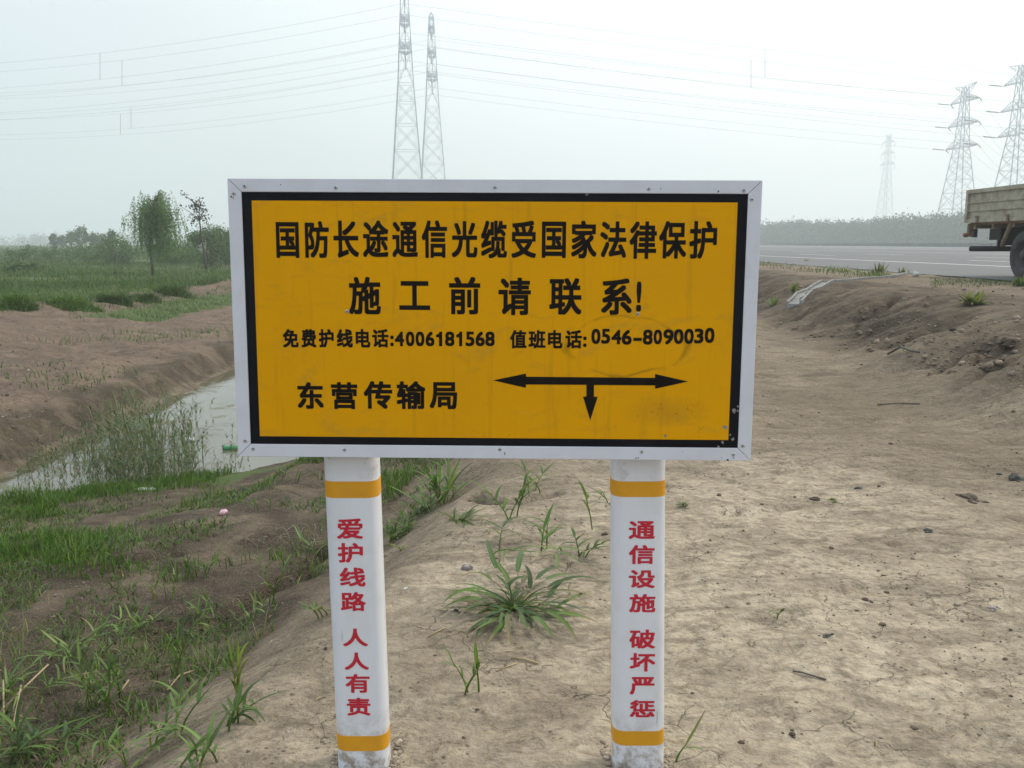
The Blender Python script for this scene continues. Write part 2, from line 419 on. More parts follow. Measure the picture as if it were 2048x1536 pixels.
    ck = math_n(n, l, 'MULTIPLY', ck, math_n(n, l, 'SUBTRACT', 1.0, wet, True))
    c = mixc(n, l, math_n(n, l, 'MULTIPLY', ck, .6), c, (.06, .045, .03))
    l.new(c, p.inputs['Base Color'])
    p.inputs['Roughness'].default_value = .95; p.inputs['Specular IOR Level'].default_value = .15
    hgt = math_n(n, l, 'ADD', math_n(n, l, 'MULTIPLY', fine, .5), math_n(n, l, 'MULTIPLY', grit, .12))
    hgt = math_n(n, l, 'ADD', hgt, math_n(n, l, 'MULTIPLY', nz(n, l, 9, 5, .65, v, .6), 1.3))
    hgt = math_n(n, l, 'ADD', hgt, math_n(n, l, 'MULTIPLY', spots, .35))
    hgt = math_n(n, l, 'SUBTRACT', hgt, math_n(n, l, 'MULTIPLY', ck, .5))
    l.new(bump(n, l, hgt, .75, .05), p.inputs['Normal'])
    return m
M_soil = soil_mat()

# ------------------------------------------------------------------ creases in the embankment, found on the ground
def gpts(*uv): return [tuple(hit(u, v)[:2]) for u, v in uv]
_c = [(gpts((1722, 640), (1748, 622), (1786, 598)), .075, .24), (gpts((1765, 634), (1785, 622), (1812, 612)), .06, .13),
      (gpts((1880, 738), (1925, 712), (1980, 688)), .08, .26), (gpts((1955, 718), (2010, 678)), .05, .13),
      (gpts((1530, 660), (1552, 648), (1600, 632)), .10, .08), (gpts((1640, 672), (1700, 655)), .07, .05),
      (gpts((950, 992), (985, 1002), (1040, 1000), (1110, 985)), .04, .11),
      (gpts((560, 1165), (600, 1140), (645, 1105)), .035, .10), (gpts((395, 1262), (440, 1240), (500, 1205)), .045, .11),
      (gpts((520, 1190), (560, 1170), (620, 1150)), .03, .09), (gpts((300, 1290), (330, 1270), (370, 1266)), .05, .09),
      (gpts((240, 1118), (300, 1112), (350, 1105)), .05, .05),
      (gpts((1480, 1285), (1500, 1250), (1560, 1240)), .03, .012), (gpts((1545, 1300), (1580, 1304), (1590, 1290)), .02, .014),
      (gpts((1730, 1180), (1770, 1176), (1810, 1178)), .05, .02), (gpts((1460, 1028), (1520, 1022), (1590, 1012)), .04, .02)]
CREASES.extend(_c)

# ------------------------------------------------------------------ the ground
R_MAX = 1000.0
rr = np.concatenate([[0.02, .3, .6, .9], np.geomspace(1.15, 45, 1000), np.geomspace(46.5, R_MAX, 110)])
ang = np.concatenate([np.linspace(-180, -40, 71)[:-1], np.linspace(-40, 40, 441), np.linspace(40, 180, 71)[1:-1]])
A = np.radians(ang); RR, AA = np.meshgrid(rr, A, indexing='ij')
X, Y = RR * np.sin(AA), RR * np.cos(AA); Z = H(X, Y)
nr, na = RR.shape
i = np.arange(nr - 1)[:, None]; j = np.arange(na)[None, :]; j2 = (j + 1) % na
fq = np.stack([i * na + j, i * na + j2, (i + 1) * na + j2, (i + 1) * na + j], -1).reshape(-1, 4)[:, ::-1]
gme = mesh_np('ground', np.stack([X, Y, Z], -1).reshape(-1, 3), [fq], M_soil, smooth=True)
S = edge_x(Y) - X; D = shore(X, Y)
DM = np.where(X > -4.6, .35 * sst(.0, .25, S) + .65 * sst(.25, .85, S + .15 * vn(X * 2, Y * 2, 81)), 0)
wet = DM * (.78 + .30 * fbm(X * .9, Y * .9, 3, 83)) + .5 * sst(-.5, .1, D) * (X < edge_x(Y))
wet = np.where(X < -5.0, sst(-5.9, -5.3, X + .35 * vn(X, Y * 1.3, 85)) * .75, wet)
wet = np.clip(wet + .30 * sst(.05, .5, S) * (1 - sst(.5, .9, S)) * 0 + .62 * sst(3.4, 4.6, X) * (1 - sst(6.2, 7.2, X)) * (1 + .5 * fbm(X * .9, Y * .9, 3, 92)) + .30 * sst(1.2, 2.6, X) * (1 - sst(3.2, 4.4, X)) * sst(3.0, 5.0, Y) * (.6 + fbm(X * .7, Y * 1.2, 3, 93)), 0, 1)
brown = np.clip(sst(-4.8, -5.6, X) + .35 * sst(3, 5, X) * (1 - sst(6.5, 8, X)), 0, 1)
GB = -10.6 + .5 * fbm(X * .3, Y * .3, 3, 87)
veg = np.clip(sst(GB + .3, GB - .9, X) * (.72 + .35 * fbm(X * .12, Y * .12, 3, 88)) + .9 * sst(60, 80, X) + .8 * sst(70, 110, Y) * (X < 60), 0, 1)
gx = np.where((X > -10) & (X < -7.4), .75 * sst(18, 21, Y + 1.2 * vn(X * .6, Y * .5, 89)) * (1 - sst(30, 40, Y)), 0) * sst(-9.8, -9.2, X) * (1 - sst(-8.3, -7.6, X))
veg = np.clip(np.maximum(veg, gx), 0, 1)
SEA = np.where((X > -4.6) & (X < edge_x(Y) - .4), np.exp(-((D + .45) / .5) ** 2) * .75, 0)
veg = np.maximum(veg, np.clip(SEA * (.7 + .6 * fbm(X, Y, 3, 90)), 0, 1))
pale = sst(3.2, .5, np.hypot((X - .55) * .9, (Y - 2.6) * .62)) * sst(.25, -.25, S)
pale = np.clip(pale * (1 + .9 * fbm(X * .8, Y * .8, 3, 91)), 0, 1)
for k, a in (('pale', pale), ('wet', wet), ('veg', veg), ('brown', brown)):
    at_ = gme.attributes.new(k, 'FLOAT', 'POINT'); at_.data.foreach_set('value', a.astype(np.float32).ravel())
tag(link(bpy.data.objects.new('ground', gme)), kind='structure')

# ------------------------------------------------------------------ water in the ditch
def water_mat():
    m, n, l, p = new_mat('ditch_water'); v = objco(n)
    l.new(mixc(n, l, ramp(n, l, nz(n, l, 1.2, 4, .6, v), [(.35, 0), (.7, 1)]), (.085, .080, .042), (.12, .115, .075)), p.inputs['Base Color'])
    scm = ramp(n, l, nz(n, l, 1.7, 7, .68, v, .9), [(.54, 0), (.64, .75)])
    l.new(mixc(n, l, scm, p.inputs['Base Color'].links[0].from_socket, (.115, .115, .055)), p.inputs['Base Color'])
    l.new(math_n(n, l, 'ADD', math_n(n, l, 'MULTIPLY', scm, .55), .05), p.inputs['Roughness']); p.inputs['IOR'].default_value = 1.333; p.inputs['Specular IOR Level'].default_value = .9
    l.new(bump(n, l, nz(n, l, 7, 3, .5, v), .06, .02), p.inputs['Normal'])
    return m
w = MB(); w.add([(-6.2, 6.6, WATER_Z), (-1.2, 6.6, WATER_Z), (-1.2, 90, WATER_Z), (-6.2, 90, WATER_Z)], [(0, 1, 2, 3)])
tag(w.build('water', water_mat()), kind='structure')

# ------------------------------------------------------------------ road with markings
RZ = .64
def asphalt_mat():
    m, n, l, p = new_mat('asphalt'); v = objco(n)
    c = mixc(n, l, ramp(n, l, nz(n, l, .25, 5, .6, v), [(.3, 0), (.7, 1)]), (.098, .100, .100), (.130, .131, .130))
    c = mixc(n, l, ramp(n, l, nz(n, l, 60, 3, .6, v), [(.4, 0), (.8, .4)]), c, (.19, .19, .185))
    l.new(c, p.inputs['Base Color']); p.inputs['Roughness'].default_value = .8
    l.new(bump(n, l, nz(n, l, 80, 3, .6, v), .3, .01), p.inputs['Normal']); return m
M_line = worn('road_paint', (.70, .70, .68), (.30, .30, .29), .6, 2.5, .5)
def strip(b, x0, x1, y0, y1, z):
    ys = np.linspace(y0, y1, max(2, int((y1 - y0) / 8) + 2))
    vs = [(x, y, z) for y in ys for x in (x0, x1)]
    b.add(vs, [(2 * k, 2 * k + 1, 2 * k + 3, 2 * k + 2) for k in range(len(ys) - 1)])
b = MB(); strip(b, 8.85, 74.0, -60, 900, RZ); tag(b.build('road', asphalt_mat()), kind='structure')
b = MB()
lx = lambda y: 14.35 - .030 * y * .95
ys = np.linspace(-60, 500, 120)
vs = []
for y in ys:
    x = np.interp(y, [-60, 26.5, 48, 500], [14.6, 14.0, 12.9, 12.2]); vs += [(x - .10, y, RZ + .004), (x + .14, y, RZ + .004)]
b.add(vs, [(2 * k, 2 * k + 1, 2 * k + 3, 2 * k + 2) for k in range(len(ys) - 1)])
for y0, y1, x in ((27, 36, 17.6), (20, 24.5, 17.7), (38, 44, 21.8), (27, 33, 22), (52, 58, 21.8), (66, 72, 21.6), (50, 56, 17.2)):
    strip(b, x - .08, x + .10, y0, y1, RZ + .004)
vs = []
for y in ys:
    x = np.interp(y, [-60, 62, 96, 500], [31, 29.2, 25.8, 24]); vs += [(x - .12, y, RZ + .004), (x + .16, y, RZ + .004)]
b.add(vs, [(2 * k, 2 * k + 1, 2 * k + 3, 2 * k + 2) for k in range(len(ys) - 1)])
strip(b, 44.0, 44.4, 60, 400, RZ + .004); strip(b, 58.0, 58.5, 120, 400, RZ + .004)
tag(b.build('road_markings', M_line), kind='structure')
# kerb: broken pale edging stones along the near side
b = MB()
y = 14.0
while y < 90:
    L = 1.0
    if random.random() < .85 and not (14 < y < 19.8):
        b.box((8.80 + random.uniform(-.015, .015), y + L / 2, RZ - .045 + random.uniform(-.012, .008)), (.10, L - .03, .12), random.uniform(-.01, .01))
    y += L
tag(b.build('kerb', M_conc), kind='structure')
# low barrier at the far side of the paving
b = MB()
for k in range(0, 75):
    b.box((76.5 + .15 * math.sin(k * 1.3), 20 + 6 * k, .45 + .42), (.5, 5.9, .80 + .05 * math.sin(k * 2.1)))
tag(b.build('road_barrier', M_barrier), 'long low dark barrier along the far side of the paved road', 'barrier')

# ------------------------------------------------------------------ the sign
BC = Vector((-0.04253, 2.11664, 1.12122))
BR = Matrix(((0.99985107, 0.0165212, 0.00498934), (-0.01654918, 0.99984725, 0.00562075), (-0.00489572, -0.00570248, 0.99997176)))
BN = np.array(BR.col[1])
ROOT = Vector((-.03, 2.22, 0))
sign = thing('warning_sign', ROOT, 'yellow and black cable warning sign in a white frame on two white posts', 'sign')
BM = Matrix.Translation(BC - ROOT) @ BR.to_4x4()
def bpart(name, me, parent=None):              # a part lying on the board
    o = bpy.data.objects.new(name, me); COL.objects.link(o); o.parent = parent or sign
    if parent is None: o.matrix_local = BM
    return o
def board_uv(u, v):
    r = ray(u, v); c = np.array(BC); t = ((c - EYE) @ BN) / (r @ BN); d = Vector(EYE + t * r - c)
    q = BR.transposed() @ d; return q.x, q.z

HW, HH, IW, IH = .6, .32, .5692, .2900
def quadprism(b, poly, y0, y1, bev=0):
    n = len(poly); vs = [(x, y0, z) for x, z in poly] + [(x, y1, z) for x, z in poly]
    b.add(vs, [tuple(range(n)), tuple(range(2 * n - 1, n - 1, -1))] + [((k + 1) % n, k, n + k, n + (k + 1) % n) for k in range(n)])
b = MB(); quadprism(b, [(-.585, -.305), (.585, -.305), (.585, .305), (-.585, .305)], .0008, .004); bpart('black_panel', b.mesh('black_panel', M_black))
b = MB(); quadprism(b, [(-.5469, -.2713), (.5468, -.2713), (.5468, .2711), (-.5469, .2711)], .0002, .0009); bpart('yellow_face', b.mesh('yellow_face', M_yellow))
g = .0005
def fbar(poly, out):
    b = MB(); quadprism(b, poly, -.0022, .034)
    me = b.mesh('frame_bar', M_frame); o = bpart('frame_bar', me)
    md = o.modifiers.new('bevel', 'BEVEL'); md.width = .0016; md.segments = 2; md.limit_method = 'ANGLE'
    return o
fbar([(-HW + g, HH), (-IW + g, IH), (IW - g, IH), (HW - g, HH)], 0)
fbar([(-HW + g, -HH), (HW - g, -HH), (IW - g, -IH), (-IW + g, -IH)], 0)
fbar([(-HW, -HH + g), (-IW, -IH + g), (-IW, IH - g), (-HW, HH - g)], 0)
fbar([(HW, -HH + g), (HW, HH - g), (IW, IH - g), (IW, -IH + g)], 0)
b = MB(); quadprism(b, [(-.592, -.312), (.592, -.312), (.592, .312), (-.592, .312)], .030, .033); bpart('back_panel', b.mesh('back_panel', M_frame))

# rivets
rvb = MB(); rvb.lathe([(.0046, 0), (.0046, -.0007), (.0038, -.0019), (.0022, -.0025), (.0017, -.0022)], (0, 0, 0), 'y', 14)
rv_me = rvb.mesh('rivet', M_rivet)
pb = MB(); pb.lathe([(.0017, -.0021), (.0009, -.0019), (.00001, -.0018)], (0, 0, 0), 'y', 10); pin_me = pb.mesh('rivet_pin', M_pin)
for u, v in ((490, 372), (468, 387), (672, 375), (990, 375), (1297, 378), (1487, 381), (1503, 399), (491, 881), (507, 897), (689, 899), (1000, 898), (1283, 903), (1466, 909), (1485, 891), (694, 623), (1276, 628)):
    x, z = board_uv(u, v); inner = abs(x) < .56 and abs(z) < .28
    o = bpy.data.objects.new('rivet', rv_me); COL.objects.link(o); o.parent = sign
    o.matrix_local = BM @ Matrix.Translation((x, .0002 if inner else -.0022, z)) @ Matrix.Rotation(random.uniform(0, 6), 4, 'Y')
    pn = bpy.data.objects.new('rivet_pin', pin_me); COL.objects.link(pn); pn.parent = o
# chips and scuffs on frame and film
sb = MB()
def scuff(u, v, r, y, b):
    x, z = board_uv(u, v); n = 9; a0 = random.uniform(0, 6)
    pts = [(x + r * random.uniform(.4, 1.2) * math.cos(a0 + 6.283 * k / n), y, z + r * random.uniform(.4, 1.2) * math.sin(a0 + 6.283 * k / n)) for k in range(n)]
    b.add(pts, [tuple(range(n))])
for u, v, r in ((463, 394, .0022), (467, 396, .002), (1009, 908, .0022), (1010, 905, .0018), (1272, 916, .0025), (1276, 915, .002), (1455, 919, .0035), (1467, 916, .002), (562, 370, .002), (1436, 383, .0025), (1321, 378, .0016), (1443, 915, .0015), (1365, 903, .0012)):
    sb = MB(); scuff(u, v, r, -.0024, sb); bpart('paint_chip', sb.mesh('paint_chip', M_pin))
M_scr = worn('scratch_grey', (.32, .29, .27), (.05, .05, .05), .6, 180, 1.0)
for u, v, r in ((1476, 813, .0028), (1475, 822, .0032), (1468, 822, .006), (1466, 878, .004), (1445, 884, .005), (1437, 894, .004), (1450, 855, .006), (1331, 872, .004), (1174, 389, .004), (1460, 870, .003)):
    sb = MB(); scuff(u, v, r, -.00006, sb); bpart('scratch', sb.mesh('scratch', M_scr))

# ---- lettering: each character takes its measured box; bold strokes come from slightly shifted stacked copies
_cache = {}
def glyph(ch):
    if ch == '1' and ch not in _cache:      # a plain grotesque 1: stem and short flag
        _cache[ch] = (np.array([(.56, 0), (.92, 0), (.92, 1), (.68, 1), (.56, .86), (.05, .76), (.05, .66), (.56, .66)]), [(0, 1, 2, 3, 4, 7), (4, 5, 6, 7)])
    if ch not in _cache:
        cu = bpy.data.curves.new('glyph', 'FONT'); cu.body = ch; cu.resolution_u = 6
        o = bpy.data.objects.new('glyph', cu); COL.objects.link(o)
        me = bpy.data.meshes.new_from_object(o.evaluated_get(bpy.context.evaluated_depsgraph_get()))
        V = np.array([v.co[:2] for v in me.vertices]); Fc = [tuple(p.vertices) for p in me.polygons]
        bpy.data.objects.remove(o); bpy.data.curves.remove(cu); bpy.data.meshes.remove(me)
        _cache[ch] = (V, Fc)
    return _cache[ch]
def put_glyph(b, ch, x0, x1, z0, z1, bold, y=-.0002, bz=None, shear=0):
    V, Fc = glyph(ch); lo, hi = V.min(0), V.max(0); bx = bold; bz = bz or bold
    q = (V - lo) / np.maximum(hi - lo, 1e-6)
    for k, (dx, dz) in enumerate(((0, 0), (1, 0), (-1, 0), (0, 1), (0, -1), (1, 1), (-1, 1), (1, -1), (-1, -1))):
        xs = x0 + bx + q[:, 0] * (x1 - x0 - 2 * bx) + dx * bx; zs = z0 + bz + q[:, 1] * (z1 - z0 - 2 * bz) + dz * bz
        b.add([(x + shear * (z - z0), y - .00002 * k, z) for x, z in zip(xs, zs)], Fc)
def line(chars, boxes, v0, v1, bold, bz=None):
    for ch, bx in zip(chars, boxes):
        b = MB(); u0, u1 = bx[0], bx[1]; a0, a1 = (bx[2], bx[3]) if len(bx) > 2 else (v0, v1)
        xl, zt = board_uv(u0, a0); xr, zb = board_uv(u1, a1)
        put_glyph(b, ch, xl, xr, zb, zt, bold, bz=bz)
        bpart('character', b.mesh('character', M_letter))
line('国防长途通信光缆受国家法律保护',
     [(551, 599, 444, 516), (609, 659, 442, 516), (666, 718.5, 441, 516), (725, 777.6, 440.5, 515), (784, 836, 443, 515), (843, 894.5, 440.5, 516), (903, 955, 442, 515), (962, 1014, 441, 517), (1023, 1072, 441, 516), (1084, 1131.5, 443, 516), (1143, 1193, 441, 517), (1201, 1252, 442.5, 516), (1260, 1312.5, 442.5, 518), (1319, 1372, 442, 517.5), (1380, 1432.5, 442, 518)], 441, 516, .0019)
line('施工前请联系!',
     [(697, 762, 553.5, 629), (798, 860.5, 562, 620), (898, 960.5, 553.5, 629), (997, 1061.5, 555, 630.5), (1099, 1163, 556, 630), (1203, 1263.5, 556.5, 630), (1273.5, 1282, 563, 623)], 554, 630, .0021)
line('免费护线电话:4006181568',
     [(565, 597.6), (602, 633), (637, 668), (673, 706), (711, 741), (744, 777.5), (780.5, 787.5, 671, 692.5)] + [(a, c, 663, 692.5) for a, c in ((789.5, 808.5), (811.5, 829), (831, 849), (851, 869), (872, 884.5), (890, 909), (912.5, 924.5), (931, 949), (951, 969.5), (970.5, 989.5))], 658, 695, .0014)
line('值班电话:0546-8090030',
     [(1020, 1053), (1057, 1091), (1096, 1125), (1131, 1163.5), (1166.5, 1173, 673, 694), (1183, 1200.6, 657.5, 688), (1203, 1220, 657.5, 687.5), (1223, 1242.6, 659.5, 688.5), (1244, 1263, 659.5, 689.5), (1266.5, 1283.5, 675.5, 682), (1286, 1305, 659, 689.5), (1307.5, 1323.6, 659, 688.5), (1327, 1346.6, 658.5, 689), (1348, 1366.6, 658, 688), (1369, 1387, 657.5, 688), (1389, 1406.6, 657, 687), (1410, 1428.4, 655.5, 686)], 660, 697, .0014)
line('东营传输局', [(594, 648, 764, 818), (661.5, 715.5, 764, 818.5), (727, 785, 762, 818), (793, 851.6, 762, 818.5), (859, 914.5, 764, 818.5)], 762, 818.5, .0020)
b = MB()
def poly_uv(pts): b.add([(board_uv(*p)[0], -.0002, board_uv(*p)[1]) for p in pts][::-1], [tuple(range(len(pts)))])
poly_uv([(985.5, 760.7), (1052, 747), (1052, 753.3), (1310, 755.7), (1310, 747.8), (1376.5, 763), (1310, 777.6), (1310, 770.8), (1188, 770), (1188, 793.5), (1195.5, 793.5), (1180.4, 841), (1166, 793), (1172.7, 793), (1172.7, 769.6), (1052, 769), (1052, 775.7)])
bpart('arrow', b.mesh('arrow', M_letter))

# ---- posts
def rrect(hw, rc, n=6):
    out = []
    for cx, cy, a0 in ((hw - rc, -hw + rc, -90), (hw - rc, hw - rc, 0), (-hw + rc, hw - rc, 90), (-hw + rc, -hw + rc, 180)):
        out += [(cx + rc * math.cos(rad(a0 + 90 * k / n)), cy + rc * math.sin(rad(a0 + 90 * k / n))) for k in range(n + 1)]
    return out
YF = 2.156
def post(xt, xb, zt_ref, bands, letters):
    hw = .0649; hd = .046; yc = YF + hd
    cx = lambda z: xb + (xt - xb) * z / zt_ref
    def shell(z0, z1, grow, n=1):
        b = MB(); rc = [(x, y + (hw - hd if y < 0 else hd - hw)) for x, y in rrect(hw + grow, .030 + grow)]; zs = np.linspace(z0, z1, n + 1); m = len(rc); vs = []; fs = []
        for z in zs: vs += [(cx(z) + x, yc + y, z) for x, y in rc]
        for k in range(n): fs += [(k * m + q, k * m + (q + 1) % m, (k + 1) * m + (q + 1) % m, (k + 1) * m + q) for q in range(m)]
        b.add(vs, fs, True); b.add([vs[q] for q in range(m)], [tuple(range(m))[::-1]]); b.add([vs[n * m + q] for q in range(m)], [tuple(range(m))]); return b
    p = shell(-.25, 1.28, 0, 30).build('post', M_post, sign)
    for (vl, vh) in bands:
        z1 = at(1024, vl, YF)[2]; z0 = at(1024, vh, YF)[2]
        link(bpy.data.objects.new('band', shell(z0, z1, .0006).mesh('band', M_band)), p)
    for ch, u0, u1, v0, v1 in letters:
        b = MB(); P = at(u0, v0, YF - .0004); Q = at(u1, v1, YF - .0004)
        put_glyph(b, ch, P[0], Q[0], Q[2], P[2], .0017, y=YF - .0008, bz=.0012)
        link(bpy.data.objects.new('character', b.mesh('character', M_red)), p)
    return p
def post_mat():
    m, n, l, p = new_mat('post_paint'); v = objco(n)
    f = ramp(n, l, nz(n, l, 6, 5, .6, v, .5), [(.50, 0), (.80, .40)])
    c = mixc(n, l, f, (.77, .77, .80), (.55, .52, .46))
    vo = n.new('ShaderNodeTexVoronoi'); vo.inputs['Scale'].default_value = 55; l.new(v, vo.inputs['Vector'])
    sx = n.new('ShaderNodeSeparateXYZ'); l.new(v, sx.inputs[0])
    low = ramp(n, l, sx.outputs['Z'], [(.0, 1.0), (.15, .0)])           # mud splashed up at the foot
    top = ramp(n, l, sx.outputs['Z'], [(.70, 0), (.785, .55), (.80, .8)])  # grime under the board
    gr = ramp(n, l, nz(n, l, 26, 6, .7, v), [(.44, .0), (.60, 1)])
    c = mixc(n, l, math_n(n, l, 'MULTIPLY', low, gr), c, (.30, .25, .19))
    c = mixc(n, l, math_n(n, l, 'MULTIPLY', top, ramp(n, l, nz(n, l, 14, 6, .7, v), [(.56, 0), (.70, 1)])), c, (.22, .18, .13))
    mpn = n.new('ShaderNodeMapping'); mpn.inputs['Scale'].default_value = (60, 60, 5); l.new(v, mpn.inputs['Vector'])
    sc_ = math_n(n, l, 'MULTIPLY', ramp(n, l, nz(n, l, 1, 3, .6, mpn.outputs[0]), [(.70, 0), (.74, .5)]), ramp(n, l, nz(n, l, 5, 2, .5, v), [(.52, 0), (.58, 1)]))
    c = mixc(n, l, sc_, c, (.16, .17, .17))
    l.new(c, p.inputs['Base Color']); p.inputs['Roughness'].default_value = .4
    l.new(bump(n, l, nz(n, l, 12, 3, .5, v), .06, .01), p.inputs['Normal'])
    return m
M_post = post_mat()
post(-.38955, -.37785, .7905, ((963, 996), (1472, 1502)),
     [('爱', 673, 726, 1037, 1077.5), ('护', 675, 726.5, 1086, 1125), ('线', 679, 731.5, 1135, 1173), ('路', 681, 732, 1184, 1222), ('人', 685.5, 736, 1257, 1292.5), ('人', 688.5, 738, 1305, 1339.5), ('有', 690.5, 740, 1348, 1385.5), ('责', 693, 741.5, 1395.5, 1431)])
post(.3056, .32125, .7819, ((963, 994), (1462.5, 1491)),
     [('通', 1258, 1309.5, 1042, 1078), ('信', 1258, 1308.5, 1090, 1128), ('设', 1258, 1309.5, 1140, 1176), ('施', 1259, 1310.6, 1188, 1224.5), ('破', 1259, 1310, 1259, 1297), ('坏', 1260, 1310, 1306, 1343), ('严', 1260, 1308.5, 1354, 1389), ('惩', 1260, 1309.5, 1400, 1434.5)])
# soil heaped round the feet of the posts is part of the ground: see the clods below

# ------------------------------------------------------------------ grass and leaves
GREENS = np.array([(.060, .105, .022), (.085, .135, .030), (.050, .090, .030), (.11, .15, .045), (.13, .14, .05)])
def tints(n, pal=GREENS, p=None, j=.18):
    c = pal[rng.choice(len(pal), n, p=p)]; return np.clip(c * (1 + j * rng.standard_normal((n, 1))), .005, 1)

def blades(base, h, w, bend, pal=GREENS, az=None, p=None):
    """tapered bending blades: 7 vertices each"""
    n = len(base); h = np.broadcast_to(h, n); w = np.broadcast_to(w, n); bend = np.broadcast_to(bend, n)
    az = rng.uniform(0, 2 * np.pi, n) if az is None else az
    d = np.stack([np.cos(az), np.sin(az), 0 * az], 1); s = np.stack([-np.sin(az + .6), np.cos(az + .6), 0 * az], 1)
    V = np.zeros((n, 7, 3))
    for k, t in enumerate((0, .38, .72)):
        c = base + d * (h * bend * t * t)[:, None] + np.array([0, 0, 1.]) * (h * t * (1 - .32 * bend * t))[:, None]
        ww = w * (1, .85, .55)[k] / 2
        V[:, 2 * k] = c - s * ww[:, None]; V[:, 2 * k + 1] = c + s * ww[:, None]
    V[:, 6] = base + d * (h * bend)[:, None] + np.array([0, 0, 1.]) * (h * (1 - .32 * bend))[:, None]
    o = np.arange(n)[:, None] * 7
    q = np.concatenate([o + np.array([0, 1, 3, 2]), o + np.array([2, 3, 5, 4])]); t3 = o + np.array([4, 5, 6])
    return V.reshape(-1, 3), q, t3, np.repeat(tints(n, pal, p), 7, 0)

def grass_obj(name, base, h, w, bend, pal=GREENS, p=None, mat=None):
    V, q, t, c = blades(base, h, w, bend, pal, p=p)
    return bpy.data.objects.new(name, mesh_np(name, V, [q, t], mat or M_grass, c))

def scatter(n, x0, x1, y0, y1):
    return rng.uniform(x0, x1, n), rng.uniform(y0, y1, n)
def ground_pts(x, y, dz=-.005): return np.stack([x, y, H(x, y) + dz], 1)

# lawn-like grass along the near shore and tufts on the terrace
x, y = scatter(150000, -6.2, -.6, 4.6, 11.5)
d = shore(x, y); s = edge_x(y) - x
pr = np.exp(-((d + .42) / .36) ** 2) * sst(-.08, .16, fbm(x * .9, y * .9, 3, 101) + .06) * 1.5
pr = pr + .75 * sst(.16, .30, fbm(x * 1.1 + 9, y * 1.1, 3, 103)) * (d < -.7)
pr = pr + 1.0 * sst(-2.3, -2.9, x) * (y < 7.6) * sst(.06, .22, fbm(x * 1.3, y * 1.3, 3, 107))
pr = pr * (s > .75) * (d < .10) * (x > -5.3)
k = rng.random(len(x)) < pr * .62
x, y = x[k], y[k]
hh = .04 + .085 * rng.random(len(x)) * (1 + .8 * fbm(x * 1.3, y * 1.3, 2, 105)); hh = hh * (.45 + .95 * sst(-.25, .3, fbm(x * 3.6, y * 3.6, 2, 106)))
GR2 = np.array([(.070, .145, .016), (.095, .185, .024), (.055, .110, .018), (.13, .185, .040)])
tag(link(grass_obj('grass', ground_pts(x, y), hh, .007, rng.uniform(.15, .75, len(x)), GR2)), 'short bright green grass along the near edge of the ditch water', 'grass', kind='stuff')

# low weeds scattered over the damp terrace nearer the camera
x, y = scatter(60000, -3.6, -.5, 2.2, 7.4); s = edge_x(y) - x
pr = sst(.02, .28, fbm(x * 1.5, y * 1.5, 3, 111)) * (s > .55) + .6 * sst(.1, .3, fbm(x * 2.5, y * 2.5, 2, 113)) * (s > .8)
k = rng.random(len(x)) < pr * .5; x, y = x[k], y[k]
GR3 = np.array([(.095, .175, .034), (.075, .140, .026), (.125, .195, .045), (.12, .105, .05), (.045, .075, .022)])
tag(link(grass_obj('low_weeds', ground_pts(x, y), rng.uniform(.02, .075, len(x)), rng.uniform(.004, .011, len(x)), rng.uniform(.4, 1.3, len(x)), GR3)), 'low creeping green weeds on the damp soil left of the sign', 'weeds', kind='stuff')

# fine taller grass in the hollow at the foot of the mound
x, y = scatter(20000, -2.8, -.6, 2.2, 5.6); s = edge_x(y) - x
pr = sst(-.02, .25, fbm(x * 1.9, y * 1.9, 3, 115)) * (s > .55) * (1 - .8 * sst(4.0, 5.2, y))
k = rng.random(len(x)) < pr * .34; x, y = x[k], y[k]
GR5 = np.array([(.105, .190, .034), (.085, .160, .026), (.135, .205, .05), (.22, .18, .09), (.05, .085, .026)])
tag(link(grass_obj('hollow_grass', ground_pts(x, y), rng.uniform(.03, .15, len(x)), rng.uniform(.003, .006, len(x)), rng.uniform(.4, 1.4, len(x)), GR5)), 'thin tangled grass in the dark hollow at lower left', 'grass', kind='stuff')

# field grass beyond the ditch
def field(n, x0, x1, y0, y1, h, w, f):
    x, y = scatter(n, x0, x1, y0, y1); gb = -10.55 + .5 * fbm(x * .3, y * .3, 3, 87)
    k = (x < gb) & (rng.random(n) < f(x, y)); return x[k], y[k], h, w
parts = []
for n, x0, x1, y0, y1, h, w in ((60000, -24, -10.2, 15, 34, .26, .016), (70000, -46, -10.2, 30, 70, .32, .032), (45000, -110, -9, 66, 150, .5, .09), (26000, -260, 10, 145, 420, .8, .26)):
    x, y, _, _ = field(n, x0, x1, y0, y1, h, w, lambda x, y: .25 + .75 * sst(-.15, .2, fbm(x * .16, y * .16, 3, 121)))
    hb = h * (.55 + .9 * np.clip(fbm(x * .22, y * .22, 3, 123) + .35, 0, 1.2)) * rng.uniform(.6, 1.2, len(x))
    parts.append((ground_pts(x, y, -.02), hb, np.full(len(x), w)))
B_ = np.concatenate([p[0] for p in parts]); h_ = np.concatenate([p[1] for p in parts]); w_ = np.concatenate([p[2] for p in parts])
GR4 = np.array([(.062, .135, .024), (.080, .155, .032), (.055, .105, .030), (.105, .160, .045), (.13, .15, .06)])
tag(link(grass_obj('field_grass', B_, h_, w_, rng.uniform(.2, .8, len(B_)), GR4)), 'tall green grass covering the field beyond the ditch', 'grass', kind='stuff')
